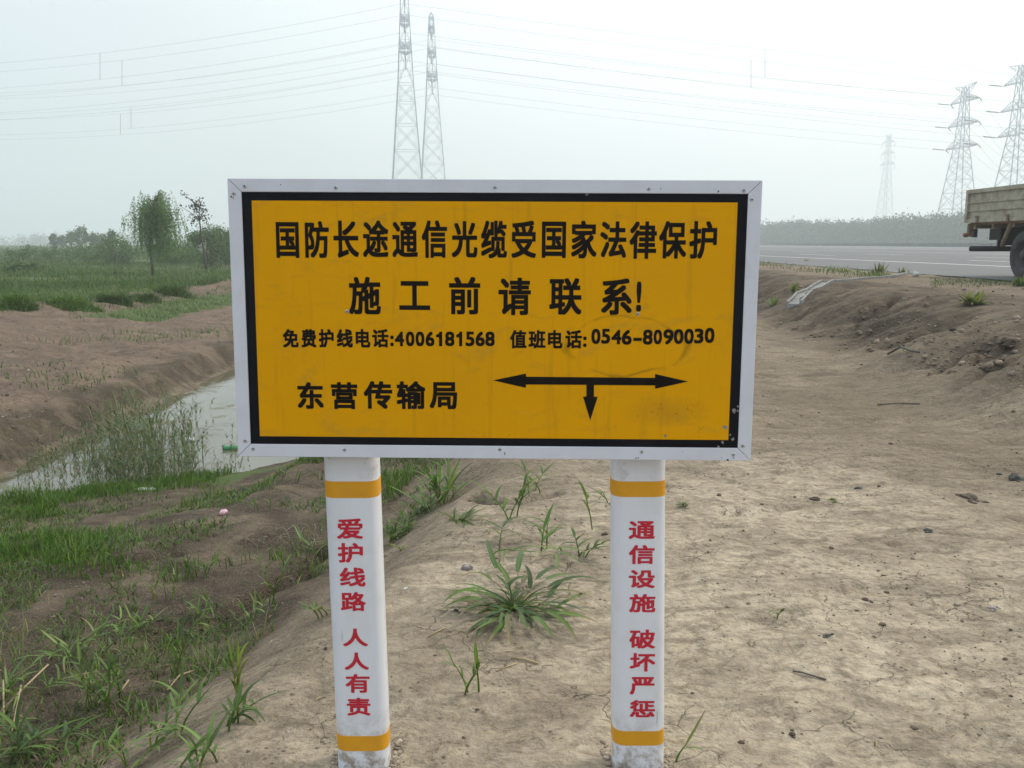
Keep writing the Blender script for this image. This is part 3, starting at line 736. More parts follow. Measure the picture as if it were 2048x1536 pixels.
# green patches on the far bank
x, y = scatter(40000, -10.2, -5.4, 10, 40)
pr = sst(.16, .34, fbm(x * .55, y * .4, 3, 131)) * .5 + np.where((x > -9.9) & (x < -8.0), .8, 0) * sst(19, 22, y + vn(x, y, 5)) * (1 - sst(30, 38, y))
k = rng.random(len(x)) < pr * .5; x, y = x[k], y[k]
tag(link(grass_obj('bank_weeds', ground_pts(x, y), rng.uniform(.05, .16, len(x)), .013, rng.uniform(.3, .9, len(x)), GR4)), 'patchy green weeds on the bare brown bank across the ditch', 'weeds', kind='stuff')

# reeds standing in the water
def reeds():
    Vs, Q, T, C = [], [], [], []; off = 0
    n = 580; cnt = 0
    while cnt < n:
        if rng.random() < .72: u, v = rng.normal(275, 100), rng.normal(912, 50)
        else: u, v = rng.uniform(10, 480), rng.uniform(860, 1000)
        P = on_z(u, v, WATER_Z)
        if not (shore(P[0], P[1]) > -.25 and P[0] > -5.6): continue
        if u > 400 and rng.random() < .6: continue
        cnt += 1
        hgt = (.16 + .27 * math.exp(-((u - 290) / 110) ** 2)) * rng.uniform(.5, 1.15)
        la = rng.uniform(0, 6.28); ln = rng.uniform(.05, .55) * hgt
        tip = P + np.array([math.cos(la) * ln, math.sin(la) * ln, hgt]); base = P - np.array([0, 0, .08])
        m = rng.integers(4, 9); tt = rng.uniform(.3, 1, m)
        pts = np.vstack([base[None]] + [base + (tip - base) * t for t in tt])
        hs = np.concatenate([[hgt * 1.05], hgt * rng.uniform(.25, .55, m)])
        ws = np.concatenate([[.008], rng.uniform(.007, .013, m)]); bd = np.concatenate([[ln / hgt], rng.uniform(.7, 1.7, m)])
        az = np.concatenate([[la], rng.uniform(0, 6.28, m)])
        pal = np.array([(.105, .155, .068), (.085, .135, .060), (.13, .17, .08), (.19, .165, .095)])
        V, q, t, c = blades(pts, hs, ws, bd, pal, az)
        Vs.append(V); Q.append(q + off); T.append(t + off); C.append(c); off += len(V)
    return bpy.data.objects.new('reeds', mesh_np('reeds', np.concatenate(Vs), [np.concatenate(Q), np.concatenate(T)], M_grass, np.concatenate(C)))
tag(link(reeds()), 'thin grey green reeds standing in the ditch water', 'reeds', kind='stuff')

# ------------------------------------------------------------------ leafy grass plants (broad pointed leaves on a jointed stem)
class Plant:
    def __init__(s): s.V = []; s.Q = []; s.C = []; s.n = 0
    def ribbon(s, P, W, side, col, fold=.25):
        """P: (m,3) mid line, W: (m,) half widths; a folded three-vertex-wide strip"""
        m = len(P); T = np.gradient(P, axis=0); T /= np.linalg.norm(T, axis=1)[:, None] + 1e-9
        S_ = np.cross(T, side); S_ /= np.linalg.norm(S_, axis=1)[:, None] + 1e-9; N_ = np.cross(S_, T)
        L = P - S_ * W[:, None] + N_ * (W * fold)[:, None]; Rr = P + S_ * W[:, None] + N_ * (W * fold)[:, None]
        V = np.stack([L, P, Rr], 1).reshape(-1, 3); s.V.append(V)
        k = np.arange(m - 1)[:, None] * 3 + s.n
        s.Q += [np.concatenate([k + np.array([0, 1, 4, 3]), k + np.array([1, 2, 5, 4])])]
        mid = np.tile(np.array([.92, 1.18, .92]), m)[:, None]; cc = np.tile(col, (3 * m, 1)) * mid
        if m == 8 and col[1] > col[0] * 1.05:        # withered tips and the odd yellowed leaf
            f = rng.random(); t_ = np.repeat(np.linspace(0, 1, m), 3)[:, None]
            k_ = np.clip((t_ - rng.uniform(.55, .95)) * 6, 0, 1) if f < .5 else 0 * t_
            if f > .90: k_ = .35 + .5 * t_
            cc = cc * (1 - k_) + np.array([.26, .20, .10]) * k_
        s.C.append(np.clip(cc, 0, 1)); s.n += 3 * m
    def leaf(s, base, az, elev, L, w, droop, col):
        t = np.linspace(0, 1, 8); e = elev - droop * t ** 1.4
        dx = np.cumsum(np.cos(e)) / 8 * L; dz = np.cumsum(np.sin(e)) / 8 * L
        dx -= dx[0]; dz -= dz[0]; az_ = az + rng.uniform(-.25, .25) * t
        P = base + np.stack([dx * np.cos(az_), dx * np.sin(az_), dz], 1)
        W = w * np.clip(np.minimum((t + .12) * 4.2, 1) * (1 - t ** 2.2) ** .8, .02, 1)
        s.ribbon(P, W, np.array([0.15 * math.sin(az * 3), .15 * math.cos(az * 3), 1.]), col)
    def stem(s, P, r, col):
        for sd in (np.array([1., 0, .1]), np.array([0, 1., .1])): s.ribbon(P, np.linspace(r, r * .5, len(P)), sd, col, 0)
    def shoot(s, base, az, lean, L, nleaf, leafL, leafw, pal, top=True):
        t = np.linspace(0, 1, 7); e = math.pi / 2 - lean * (.6 + .5 * t)
        P = base + np.stack([np.cumsum(np.cos(e)) / 7 * L * math.cos(az), np.cumsum(np.cos(e)) / 7 * L * math.sin(az), np.cumsum(np.sin(e)) / 7 * L], 1)
        P[0] = base - np.array([0, 0, .012])
        col = tints(1, pal)[0]; s.stem(P, .0022 + .0012 * leafw / .008, col * np.array([1.2, 1.1, .9]))
        for k in range(nleaf):
            f = .18 + .82 * (k + .5) / nleaf; q = f * 6; i0 = int(min(q, 5)); b_ = P[i0] + (P[i0 + 1] - P[i0]) * (q - i0)
            a = az + (math.pi / 2 if k % 2 else -math.pi / 2) * rng.uniform(.3, 1.1)
            s.leaf(b_, a, (math.pi / 2 - lean) * .75 + rng.uniform(-.15, .35), leafL * rng.uniform(.6, 1.1), leafw * rng.uniform(.7, 1.1), rng.uniform(.3, 1.2), tints(1, pal)[0])
        if top:
            s.leaf(P[-1], az + rng.uniform(-.4, .4), math.pi / 2 - lean * 1.0, leafL * rng.uniform(.8, 1.1), leafw, rng.uniform(.1, .7), tints(1, pal)[0])
    def obj(s, name, label, cat='plant', group=None, mat=None):
        me = mesh_np(name, np.concatenate(s.V), [np.concatenate(s.Q)], mat or M_leaf, np.concatenate(s.C), True)
        return tag(link(bpy.data.objects.new(name, me)), label, cat, group)

PG = np.array([(.085, .150, .026), (.070, .125, .030), (.11, .175, .034), (.060, .105, .032)])
PB = np.array([(.105, .190, .042), (.125, .210, .052), (.090, .160, .036), (.16, .22, .065)])
PY = np.array([(.17, .21, .03), (.13, .18, .03), (.10, .15, .03)])
DRY = np.array([(.36, .27, .14), (.30, .22, .12), (.42, .34, .20)])

# the sprawling clump between the posts
c0 = hit(1030, 1222)
pl = Plant()
def leaf_to(pl, base, u, v, lift, L, w, col, rise=.5):
    tgt = hit(u, v); d_ = tgt[:2] - base[:2]; az = math.atan2(d_[1], d_[0]); pl.leaf(base, az, rise, L, w, lift, col)
for u, v in ((880, 1215), (905, 1185), (925, 1165), (960, 1120), (985, 1130), (1215, 1205), (1205, 1180), (1170, 1170), (1150, 1160), (1210, 1250), (1180, 1275), (1150, 1285), (925, 1290), (950, 1270), (985, 1310), (905, 1250), (1070, 1150), (1110, 1150), (1040, 1130), (1190, 1230), (880, 1240), (1000, 1300), (1100, 1290)):
    tgt = hit(u, v); d_ = tgt[:2] - c0[:2]; dist = np.linalg.norm(d_); az = math.atan2(d_[1], d_[0])
    f = rng.uniform(.35, .55); b_ = np.array([*(c0[:2] + d_ * f), 0]); b_[2] = H(b_[0], b_[1]) + rng.uniform(.025, .07)
    P = np.linspace(0, 1, 6)[:, None] * (b_ - c0) + c0; P[:, 2] += .02 * np.sin(np.linspace(0, math.pi, 6))
    pl.stem(P, .0018, tints(1, PG)[0] * 1.1)
    pl.leaf(b_, az, rng.uniform(-.05, .35), max(.13, dist * .62), rng.uniform(.0085, .0125), rng.uniform(.5, 1.0), tints(1, PG)[0])
for k in range(26):
    a = rng.uniform(0, 6.28); b_ = c0 + np.array([math.cos(a), math.sin(a), 0]) * rng.uniform(.05, .16); b_[2] = H(b_[0], b_[1]) + rng.uniform(.01, .05)
    pl.leaf(b_, a + rng.uniform(-1.0, 1.0), rng.uniform(-.05, .4), rng.uniform(.12, .24), rng.uniform(.007, .011), rng.uniform(.2, .6), tints(1, PG)[0])
for k in range(46):
    a = rng.uniform(0, 6.28); b_ = c0 + np.array([math.cos(a), math.sin(a), 0]) * rng.uniform(.0, .085)
    b_[2] = H(b_[0], b_[1]) + rng.uniform(0, .02)
    pl.leaf(b_, a + rng.uniform(-1.5, 1.5), rng.uniform(.05, .65), rng.uniform(.07, .19), rng.uniform(.004, .009), rng.uniform(.5, 1.3), tints(1, PG)[0] * rng.uniform(.75, 1.1))
pl.shoot(c0 + np.array([-.005, -.01, 0]), rng.uniform(0, 6), .95, .12, 3, .14, .011, PG)
for k in range(14):
    a = rng.uniform(0, 6.28); b_ = c0 + np.array([math.cos(a) * .06, math.sin(a) * .06, .01]); pl.leaf(b_, a, .3, rng.uniform(.05, .12), .003, .5, DRY[rng.integers(3)])
pl.obj('grass_clump', 'large sprawling green grass clump on bare dirt midway between the two posts', 'grass clump')

def clump(u, v, n, L, leafL, leafw, lean, pal, label, name='reed_grass', spread=.05, nleaf=4, group=None, cat='grass plant'):
    spread = min(spread, .085); c = hit(u, v); pl = Plant(); k_ = (1.15 if n > 2 else .85) if u > 640 else .78; leafw *= k_; leafL *= 1.1 if u > 640 else .80; L *= (.8 if L > .12 else 1) if u > 640 else .78; n = n if u > 640 else int(n * 1.1 + .5); lean = lean * (1.3 if u < 640 else 1.7)
    for k in range(n):
        a = rng.uniform(0, 6.28); r_ = spread * math.sqrt(rng.random()) if n > 1 else 0
        b_ = c + np.array([math.cos(a) * r_, math.sin(a) * r_, 0]); b_[2] = H(b_[0], b_[1])
        pl.shoot(b_, rng.uniform(0, 6.28), lean * rng.uniform(.4, 1.2), L * rng.uniform(.65, 1.1), nleaf, leafL, leafw, pal)
    return pl.obj(name, label, cat, group)
GSH = 'leafy grass shoots around the sign'
clump(880, 1012, 13, .22, .20, .0075, .45, PB, 'dense tall grass clump behind the left post at the brow of the mound', group=GSH, spread=.10)
clump(842, 1028, 10, .15, .17, .0075, .8, PG, 'spreading grass clump just right of the left post below the board', group=GSH, spread=.08)
clump(790, 1080, 22, .09, .10, .005, .7, PG, 'low bushy green grass against the right side of the left post', group=GSH, spread=.14)
clump(915, 1046, 5, .07, .15, .006, 1.0, PG, 'small splayed grass tuft with a brown stem base beside the brow', group=GSH, spread=.025)
clump(1028, 1036, 3, .22, .17, .0075, .45, PG, 'upright grass shoots in front of the dark crack in the mound', group=GSH, spread=.04)
clump(1075, 1000, 3, .18, .16, .006, .7, PG, 'arching grass shoots right of centre just under the board edge', group=GSH, spread=.06)
clump(985, 1105, 2, .22, .19, .009, .9, PG, 'bent broad leaved grass stem behind the sprawling clump', group=GSH, spread=.05)
clump(1110, 1100, 3, .17, .15, .007, 1.0, PB, 'leaning grass stems with narrow leaves between crack and sprawling clump', group=GSH, spread=.07)
clump(1160, 1115, 3, .12, .09, .006, .7, PG, 'short grass sprig left of the right post', group=GSH, spread=.03)
clump(1185, 1060, 1, .24, .14, .008, .15, PG, 'single tall thin grass shoot close to the left of the right post', group=GSH)
clump(1215, 1008, 2, .10, .11, .006, 1.1, PG, 'tiny grass sprig touching the right post below its upper yellow band', group=GSH, spread=.02)
clump(930, 1388, 3, .10, .07, .003, .35, PB, 'thin wispy grass sprig on bare dirt nearer than the sprawling clump', group=GSH, spread=.015, nleaf=2)
clump(958, 1384, 1, .15, .13, .008, .25, PG, 'single stem with broad leaves in front of the sprawling clump', group=GSH, nleaf=2)
clump(1548, 1238, 2, .05, .085, .007, .9, PG, 'tiny green seedling with a sideways leaf alone on the bare dirt right of the sign', group=GSH, spread=.015, nleaf=3)
clump(1350, 1524, 1, .06, .10, .006, .3, PB, 'pale grass blade at the foot of the right post', group=GSH, nleaf=1)
clump(1372, 1012, 3, .03, .05, .005, 1.2, PG, 'flat little green weed right of the right post at band height', group=GSH, spread=.04)
clump(1665, 1002, 3, .02, .035, .005, 1.2, PY, 'flat yellowish weed beside dark clods on the dirt', group=GSH, spread=.03)
clump(805, 1100, 2, .05, .05, .004, .8, PY, 'tiny yellow green sprig right of the left post on the slope edge', group=GSH, spread=.02)
# left of the sign, on the flank and in the hollow
clump(545, 1210, 3, .22, .17, .008, .35, PG, 'upright broad leaved shoots left of the left post on the dark flank', group=GSH, spread=.06)
clump(520, 1250, 3, .15, .13, .007, .5, PB, 'pale green shoots beside a dark overhang on the flank', group=GSH, spread=.05)
clump(635, 1095, 4, .16, .16, .007, .8, PB, 'arching grass touching the left side of the left post', group=GSH, spread=.06)
clump(645, 1235, 3, .08, .07, .005, .6, PG, 'short dark green sprig at the left side of the left post', group=GSH, spread=.03)
clump(478, 1420, 2, .25, .14, .008, .12, PY, 'tall bright yellow green shoot on the flank left of the left post', group=GSH, spread=.02)
clump(465, 1455, 4, .11, .15, .008, .8, PG, 'grass tuft at the foot of the bright yellow green shoot', group=GSH, spread=.04)
clump(355, 1350, 3, .26, .16, .007, .3, PG, 'slender dark grass shoots in the hollow left of the flank', group=GSH, spread=.05)
clump(205, 1420, 11, .22, .15, .008, .5, PG, 'big dense clump of broad green shoots in the hollow at lower left', group=GSH, spread=.16)
clump(165, 1330, 6, .20, .19, .008, .8, PB, 'arching pale grass behind the big lower left clump', group=GSH, spread=.12)
clump(310, 1500, 7, .16, .17, .008, .7, PB, 'sprawling grass at the bottom edge between hollow and flank', group=GSH, spread=.12)
clump(60, 1500, 7, .14, .20, .009, .9, PG, 'drooping broad grass in the bottom left corner', group=GSH, spread=.14)
clump(400, 1520, 4, .10, .15, .008, .8, PB, 'blue green grass at the bottom edge left of the bare slope', group=GSH, spread=.06)
clump(30, 1400, 4, .12, .20, .009, .9, PB, 'long arching leaves entering from the left edge', group=GSH, spread=.08)
clump(270, 1270, 6, .14, .12, .007, .6, PB, 'soft grey green grass on the terrace behind the hollow', group=GSH, spread=.15)
clump(420, 1245, 5, .12, .10, .006, .6, PB, 'thin grass below the dark crack in the flank', group=GSH, spread=.10)
clump(335, 1195, 5, .15, .10, .005, .5, PB, 'faint upright weeds in the middle of the terrace', group=GSH, spread=.15)
clump(400, 1150, 4, .10, .10, .006, .7, PG, 'small grass tuft on the terrace left of dry roots', group=GSH, spread=.08)
clump(220, 1120, 5, .16, .10, .005, .4, PG, 'upright thin grass on the terrace near the shore lawn', group=GSH, spread=.15)
clump(520, 1020, 4, .10, .10, .006, .6, PG, 'low green tuft under the lower left corner of the board', group=GSH, spread=.14)
clump(575, 965, 5, .10, .08, .005, .5, PG, 'fine grass behind the lower left corner of the board', group=GSH, spread=.16)
# dry stalks
def stalk(label, pts, r, mat=None):
    b = MB(); q = [Vector(hit(u, v)) + Vector((0, 0, dz)) for u, v, dz in pts]; b.tube(q, r, 5)
    tag(b.build('dry_stalk', mat or M_straw), label, 'stalk', 'dry stalks lying on the soil')
M_straw = worn('straw', (.42, .33, .19), (.26, .19, .10), .8, 20, .7)
M_twig = worn('grey_twig', (.13, .115, .095), (.07, .06, .05), .9, 20, .7)
stalk('long tan dry stalk slanting through the lower left grass', [(2, 1428, .01), (50, 1400, .05), (100, 1372, .09)], .0035)
stalk('tan dry stalk standing steeply at the left edge', [(8, 1450, .0), (10, 1400, .08)], .0035)
stalk('short tan stalk leaning below the long dry stalk', [(24, 1462, .0), (45, 1405, .07)], .003)
stalk('straw piece lying left of the sprawling grass clump', [(857, 1275, .004), (890, 1258, .006)], .0022)
stalk('flat straw piece lying in front of the sprawling grass clump', [(992, 1344, .003), (1034, 1329, .005)], .0024)
stalk('grey split twig lying right of the flat straw piece', [(1024, 1318, .004), (1050, 1322, .006), (1076, 1329, .004)], .003)
stalk('thin pale stalk upright on the dirt near the lower right corner', [(1932, 1436, .0), (1929, 1415, .02), (1929, 1390, .04)], .0012)
stalk('thin grey twig lying on the dirt halfway up the embankment', [(1755, 812, .01), (1800, 809, .012), (1840, 810, .01)], .006, M_twig)
stalk('dark forked twig lying at the foot of the embankment', [(1775, 712, .02), (1800, 704, .05), (1822, 710, .04), (1840, 709, .02)], .012, M_twig)
stalk('short dark twig on the pale dirt right of the right post', [(1586, 1345, .004), (1604, 1350, .008), (1652, 1362, .004)], .003, M_twig)
stalk('bent tan stalk beside the bright yellow green shoot', [(240, 1390, .01), (258, 1375, .03)], .004)
stalk('tan broken stem on the slope in the lower left grass', [(335, 1385, .01), (360, 1360, .02), (390, 1350, .02)], .004)
# tangle of dead roots on the flank
pl = Plant(); c0 = hit(590, 1075)
for k in range(90):
    a = rng.uniform(0, 6.28); b_ = c0 + np.array([rng.uniform(-.28, .16), rng.uniform(-.16, .16), 0]); b_[2] = H(b_[0], b_[1])
    pl.leaf(b_, a, rng.uniform(.1, 1.0), rng.uniform(.06, .2), .0016, rng.uniform(.8, 1.8), np.array([(.20, .17, .12), (.13, .11, .08), (.28, .25, .19)])[rng.integers(3)])
pl.obj('dead_roots', 'tangle of dead grey roots on the dark soil left of the left post', 'roots')
# straw bits everywhere on the dirt
n = 420; uu = rng.uniform(0, 2048, n); vv = rng.uniform(760, 1530, n); pl = Plant()
for u, v in zip(uu, vv):
    p_ = hit(u, v)
    if p_[0] > edge_x(p_[1]) - 2.2 and p_[2] > WATER_Z + .03:
        pl.leaf(p_ + np.array([0, 0, .003]), rng.uniform(0, 6.28), rng.uniform(0, .25), rng.uniform(.015, .05) * (1 + p_[1] * .06), .0011 + .0002 * p_[1], .2, DRY[rng.integers(3)] * rng.uniform(.5, 1.2))
tag(pl.obj('straw_bits', 'scattered bits of straw on the bare dirt', 'straw'), kind='stuff')
# spiky plants along the road shoulder
RS = 'green plants on the road shoulder'
def spiky(u, v, n, L, w, pal, label, el=(.5, 1.45)):
    c = hit(u, v); pl = Plant()
    for k in range(n):
        a = rng.uniform(0, 6.28); pl.leaf(c + np.array([rng.normal(0, .04), rng.normal(0, .04), 0]), a, rng.uniform(*el), L * rng.uniform(.6, 1.1), w, rng.uniform(.2, .9), tints(1, pal)[0])
    pl.obj('roadside_plant', label, 'plant', RS)
PR = np.array([(.13, .17, .045), (.10, .15, .04), (.18, .20, .07)])
spiky(1759, 545, 46, .34, .016, PR, 'tallest spiky green plant at the road edge')
spiky(1806, 546, 24, .2, .014, PR, 'small spiky plant right of the tallest one at the road edge')
spiky(1612, 528, 20, .3, .016, PR, 'faint green tuft at the road edge nearest the sign board')
spiky(1945, 608, 60, .30, .020, PR, 'low leafy plant alone on the top of the embankment', (.2, 1.2))
spiky(1585, 585, 14, .3, .015, PB, 'small green sprig beside the concrete drain', (.9, 1.5))
spiky(1545, 612, 24, .3, .012, PB, 'pale green weed on the slope beyond the drain', (.5, 1.4))
spiky(2040, 572, 50, .22, .014, PG, 'green tuft in front of the truck wheel', (.3, 1.4))
x, y = [], []
for k in range(520):
    u = rng.uniform(1860, 2040); p_ = hit(u, rng.normal(566, 5)); x.append(p_[0]); y.append(p_[1])
x, y = np.array(x), np.array(y)
tag(link(grass_obj('shoulder_grass', ground_pts(x, y), rng.uniform(.03, .10, len(x)), .012, rng.uniform(.5, 1.2, len(x)), GR3)), 'thin green grass strip along the edge of the road by the truck', 'grass', kind='stuff')
x, y = [], []
for k in range(900):
    u = rng.uniform(1520, 1780); p_ = hit(u, np.interp(u, [1520, 1780], [527, 550]) + abs(rng.normal(0, 5))); x.append(p_[0]); y.append(p_[1])
x, y = np.array(x), np.array(y)
k = fbm(x * .8, y * .8, 2, 7) > 0; x, y = x[k], y[k]
tag(link(grass_obj('verge_weeds', ground_pts(x, y), rng.uniform(.05, .2, len(x)), .014, rng.uniform(.3, 1, len(x)), GR3)), 'sparse weeds along the road verge beyond the drain', 'weeds', kind='stuff')

# ------------------------------------------------------------------ stones, clods, rubbish
def ico(nsub):
    t = (1 + 5 ** .5) / 2
    v = np.array([(-1, t, 0), (1, t, 0), (-1, -t, 0), (1, -t, 0), (0, -1, t), (0, 1, t), (0, -1, -t), (0, 1, -t), (t, 0, -1), (t, 0, 1), (-t, 0, -1), (-t, 0, 1)]) / np.hypot(1, t)
    f = [(0, 11, 5), (0, 5, 1), (0, 1, 7), (0, 7, 10), (0, 10, 11), (1, 5, 9), (5, 11, 4), (11, 10, 2), (10, 7, 6), (7, 1, 8), (3, 9, 4), (3, 4, 2), (3, 2, 6), (3, 6, 8), (3, 8, 9), (4, 9, 5), (2, 4, 11), (6, 2, 10), (8, 6, 7), (9, 8, 1)]
    v = [tuple(p) for p in v]
    for _ in range(nsub):
        mid = {}; g = []
        def m(a, b_):
            k = (min(a, b_), max(a, b_))
            if k not in mid:
                q = np.array(v[a]) + np.array(v[b_]); v.append(tuple(q / np.linalg.norm(q))); mid[k] = len(v) - 1
            return mid[k]
        for a, b_, c in f:
            x_, y_, z_ = m(a, b_), m(b_, c), m(c, a); g += [(a, x_, z_), (b_, y_, x_), (c, z_, y_), (x_, y_, z_)]
        f = g
    return np.array(v), np.array(f)
ICO = [ico(0), ico(1), ico(2), ico(3)]
def rock_np(c, r, flat=.7, rough=.3, sub=0):
    v, f = ICO[sub]; q = v.copy()
    h = 0
    for k in range(3 + 3 * sub):
        d_ = rng.standard_normal(3) * (1.3 + 1.1 * k); h = h + np.sin(v @ d_ + rng.uniform(0, 6)) / (1.6 + .8 * k)
    q = q * (1 + rough * h * .55)[:, None] * np.array([1.0, rng.uniform(.6, 1), flat]) * r
    if sub == 0: q = q * (1 + .15 * rng.standard_normal((len(q), 1)))
    a = rng.uniform(0, 6.28); k, m_ = math.cos(a), math.sin(a)
    return q @ np.array([[k, -m_, 0], [m_, k, 0], [0, 0, 1]]).T + c, f
def clod_obj(u, v, r, mat, name, label, cat, flat=.6, n=1, rough=.5, group=None):
    p_ = hit(u, v); Vs, Fs = [], []; off = 0
    n = 1 if n == 1 else n + 4
    for k in range(n):
        q = p_ + (np.array([rng.normal(0, r * 1.1), rng.normal(0, r), 0]) if k else 0)
        rk = r * (.85 if k == 0 else rng.uniform(.18, .55)); q[2] = H(q[0], q[1]) + rk * flat * .15
        a_, f = rock_np(q, rk, flat * rng.uniform(.7, 1.1), rough, 3 if k == 0 else 2); Fs.append(f + off); Vs.append(a_); off += len(a_)
    o = bpy.data.objects.new(name, mesh_np(name, np.concatenate(Vs), [np.concatenate(Fs)], mat, None, True))
    return tag(link(o), label, cat, group)
M_clod = worn('dark_clod', (.115, .085, .06), (.06, .045, .03), .95, 30, .8, 80, .5)
M_gclod = worn('grey_clod', (.095, .095, .085), (.05, .05, .043), .95, 30, .8, 80, .5)
SG = 'stones and clods on the bare dirt'
clod_obj(935, 1138, .026, M_stone, 'stone', 'grey pink stone behind the sprawling grass clump', 'stone', .8, group=SG)
clod_obj(812, 1178, .011, M_foam, 'stone', 'small white stone on the slope right of the left post', 'stone', group=SG)
clod_obj(868, 1232, .008, M_stone, 'stone', 'pale pebble left of the sprawling grass clump', 'stone', group=SG)
clod_obj(1208, 1070, .018, M_clod, 'soil_clod', 'brown clod left of the right post', 'clod', group=SG)
clod_obj(1630, 1000, .028, M_clod, 'soil_clod', 'dark clod next to the yellowish weed', 'clod', group=SG)
clod_obj(1716, 977, .024, M_gclod, 'stone', 'long flat grey stone on the dirt', 'stone', .4, group=SG)
clod_obj(2030, 960, .045, M_gclod, 'soil_clod', 'largest dark grey clod at the right edge', 'clod', .8, 3, group=SG)
clod_obj(1938, 995, .042, M_clod, 'soil_clod', 'rusty brown crumbled clod left of the dark grey one', 'clod', .4, 6, group=SG)
clod_obj(1855, 1062, .02, M_gclod, 'soil_clod', 'grey clod in the dark patch of dirt', 'clod', .6, 3, group=SG)
clod_obj(1585, 1470, .010, M_clod, 'soil_clod', 'small dark crumb near the bottom right of the right post', 'clod', .7, 4, group=SG)
clod_obj(1480, 1485, .009, M_clod, 'soil_clod', 'dark crumbs close to the foot of the right post', 'clod', .6, 4, group=SG)
clod_obj(1655, 1272, .013, M_gclod, 'stone', 'grey pebble right of the seedling', 'stone', .6, 3, group=SG)
clod_obj(1985, 1217, .014, M_stone, 'stone', 'pale stone in the right foreground', 'stone', .7, 2, group=SG)
clod_obj(1730, 1200, .014, M_clod, 'soil_clod', 'brown clod in the shallow dark rut', 'clod', .7, 4, group=SG)
clod_obj(913, 1222, .014, M_gclod, 'soil_clod', 'dark clod under the left leaves of the sprawling clump', 'clod', .6, 2, group=SG)
clod_obj(955, 1420, .007, M_clod, 'soil_clod', 'small dark clod in front of the thin wispy sprig', 'clod', .5, 3, group=SG)
clod_obj(2015, 690, .14, M_clod, 'soil_clod', 'rough dark clod on the eroded embankment', 'clod', .5, 1, .7, group=SG)

Vs, Fs = [], []; cnt = 0
for k in range(5200):
    if k < 3800:
        u = rng.uniform(620, 2100); v = 640 + 900 * rng.random() ** .8
    else:
        u = rng.uniform(-40, 900); v = rng.uniform(660, 1540)
    p_ = hit(u, v)
    if p_[1] > 25 or p_[2] < WATER_Z + .03 or p_[0] > 8.6: continue
    if vn(p_[0] * 1.2, p_[1] * 1.2, 141) < rng.uniform(-.7, .7): continue
    r = min(.0011 * p_[1] ** .75 * rng.lognormal(0, .55), .016)
    p_[2] += r * .25
    a_, f = rock_np(p_, r, rng.uniform(.35, .75), .5); Vs.append(a_); Fs.append(f + 12 * cnt); cnt += 1
for k in range(3400):
    if k < 2000: p_ = hit(rng.uniform(1500, 2090), rng.uniform(560, 860))
    else: p_ = hit(rng.uniform(-30, 470), rng.uniform(600, 900))
    a_ok = (3.9 < p_[0] < 8.4) or (-10.8 < p_[0] < -5.3)
    if not a_ok or p_[1] > 32 or p_[2] < WATER_Z + .04 or vn(p_[0] * 1.1, p_[1] * 1.1, 143) < rng.uniform(-.8, .6): continue
    r = min((.013 if p_[0] > 0 else .008) * rng.lognormal(0, .6), .05 if p_[0] > 0 else .025); p_[2] += r * .1
    a_, f = rock_np(p_, r, rng.uniform(.4, .8), .5); Vs.append(a_); Fs.append(f + 12 * cnt); cnt += 1
cl = np.repeat(tints(cnt, np.array([(.19, .145, .105), (.13, .10, .072), (.23, .18, .13), (.28, .23, .175), (.085, .065, .048)]), np.array([.30, .16, .34, .14, .06])), 12, 0)
M_crumb = leafy('crumb', .95, 0.0)
tag(link(bpy.data.objects.new('soil_crumbs', mesh_np('soil_crumbs', np.concatenate(Vs), [np.concatenate(Fs)], M_crumb, cl))), 'loose crumbs of soil scattered over the bare ground', 'soil crumbs', kind='stuff')
# soil heaped against the post feet
for xx, lb in ((-.378, 'soil heaped against the foot of the left post'), (.321, 'soil heaped against the foot of the right post')):
    Vs, Fs = [], []; n = 0
    for k in range(260):
        a = rng.uniform(-.3, math.pi + .3); q = np.array([xx + rng.uniform(-.085, .085), 2.145 - abs(rng.normal(0, .012)), 0]) if rng.random() < .65 else np.array([xx + rng.choice([-1, 1]) * rng.uniform(.068, .085), 2.22 + rng.uniform(-.08, .08), 0])
        r = rng.uniform(.002, .008); q[2] = H(q[0], q[1]) + r * .3; a_, f = rock_np(q, r, .55, .5, 1); Vs.append(a_); Fs.append(f + 42 * n); n += 1
    cl = np.repeat(tints(n, np.array([(.36, .30, .22), (.27, .215, .155), (.45, .37, .28)])), 42, 0)
    tag(link(bpy.data.objects.new('soil_heap', mesh_np('soil_heap', np.concatenate(Vs), [np.concatenate(Fs)], M_crumb, cl))), lb, 'soil heap', 'soil heaps at the post feet')

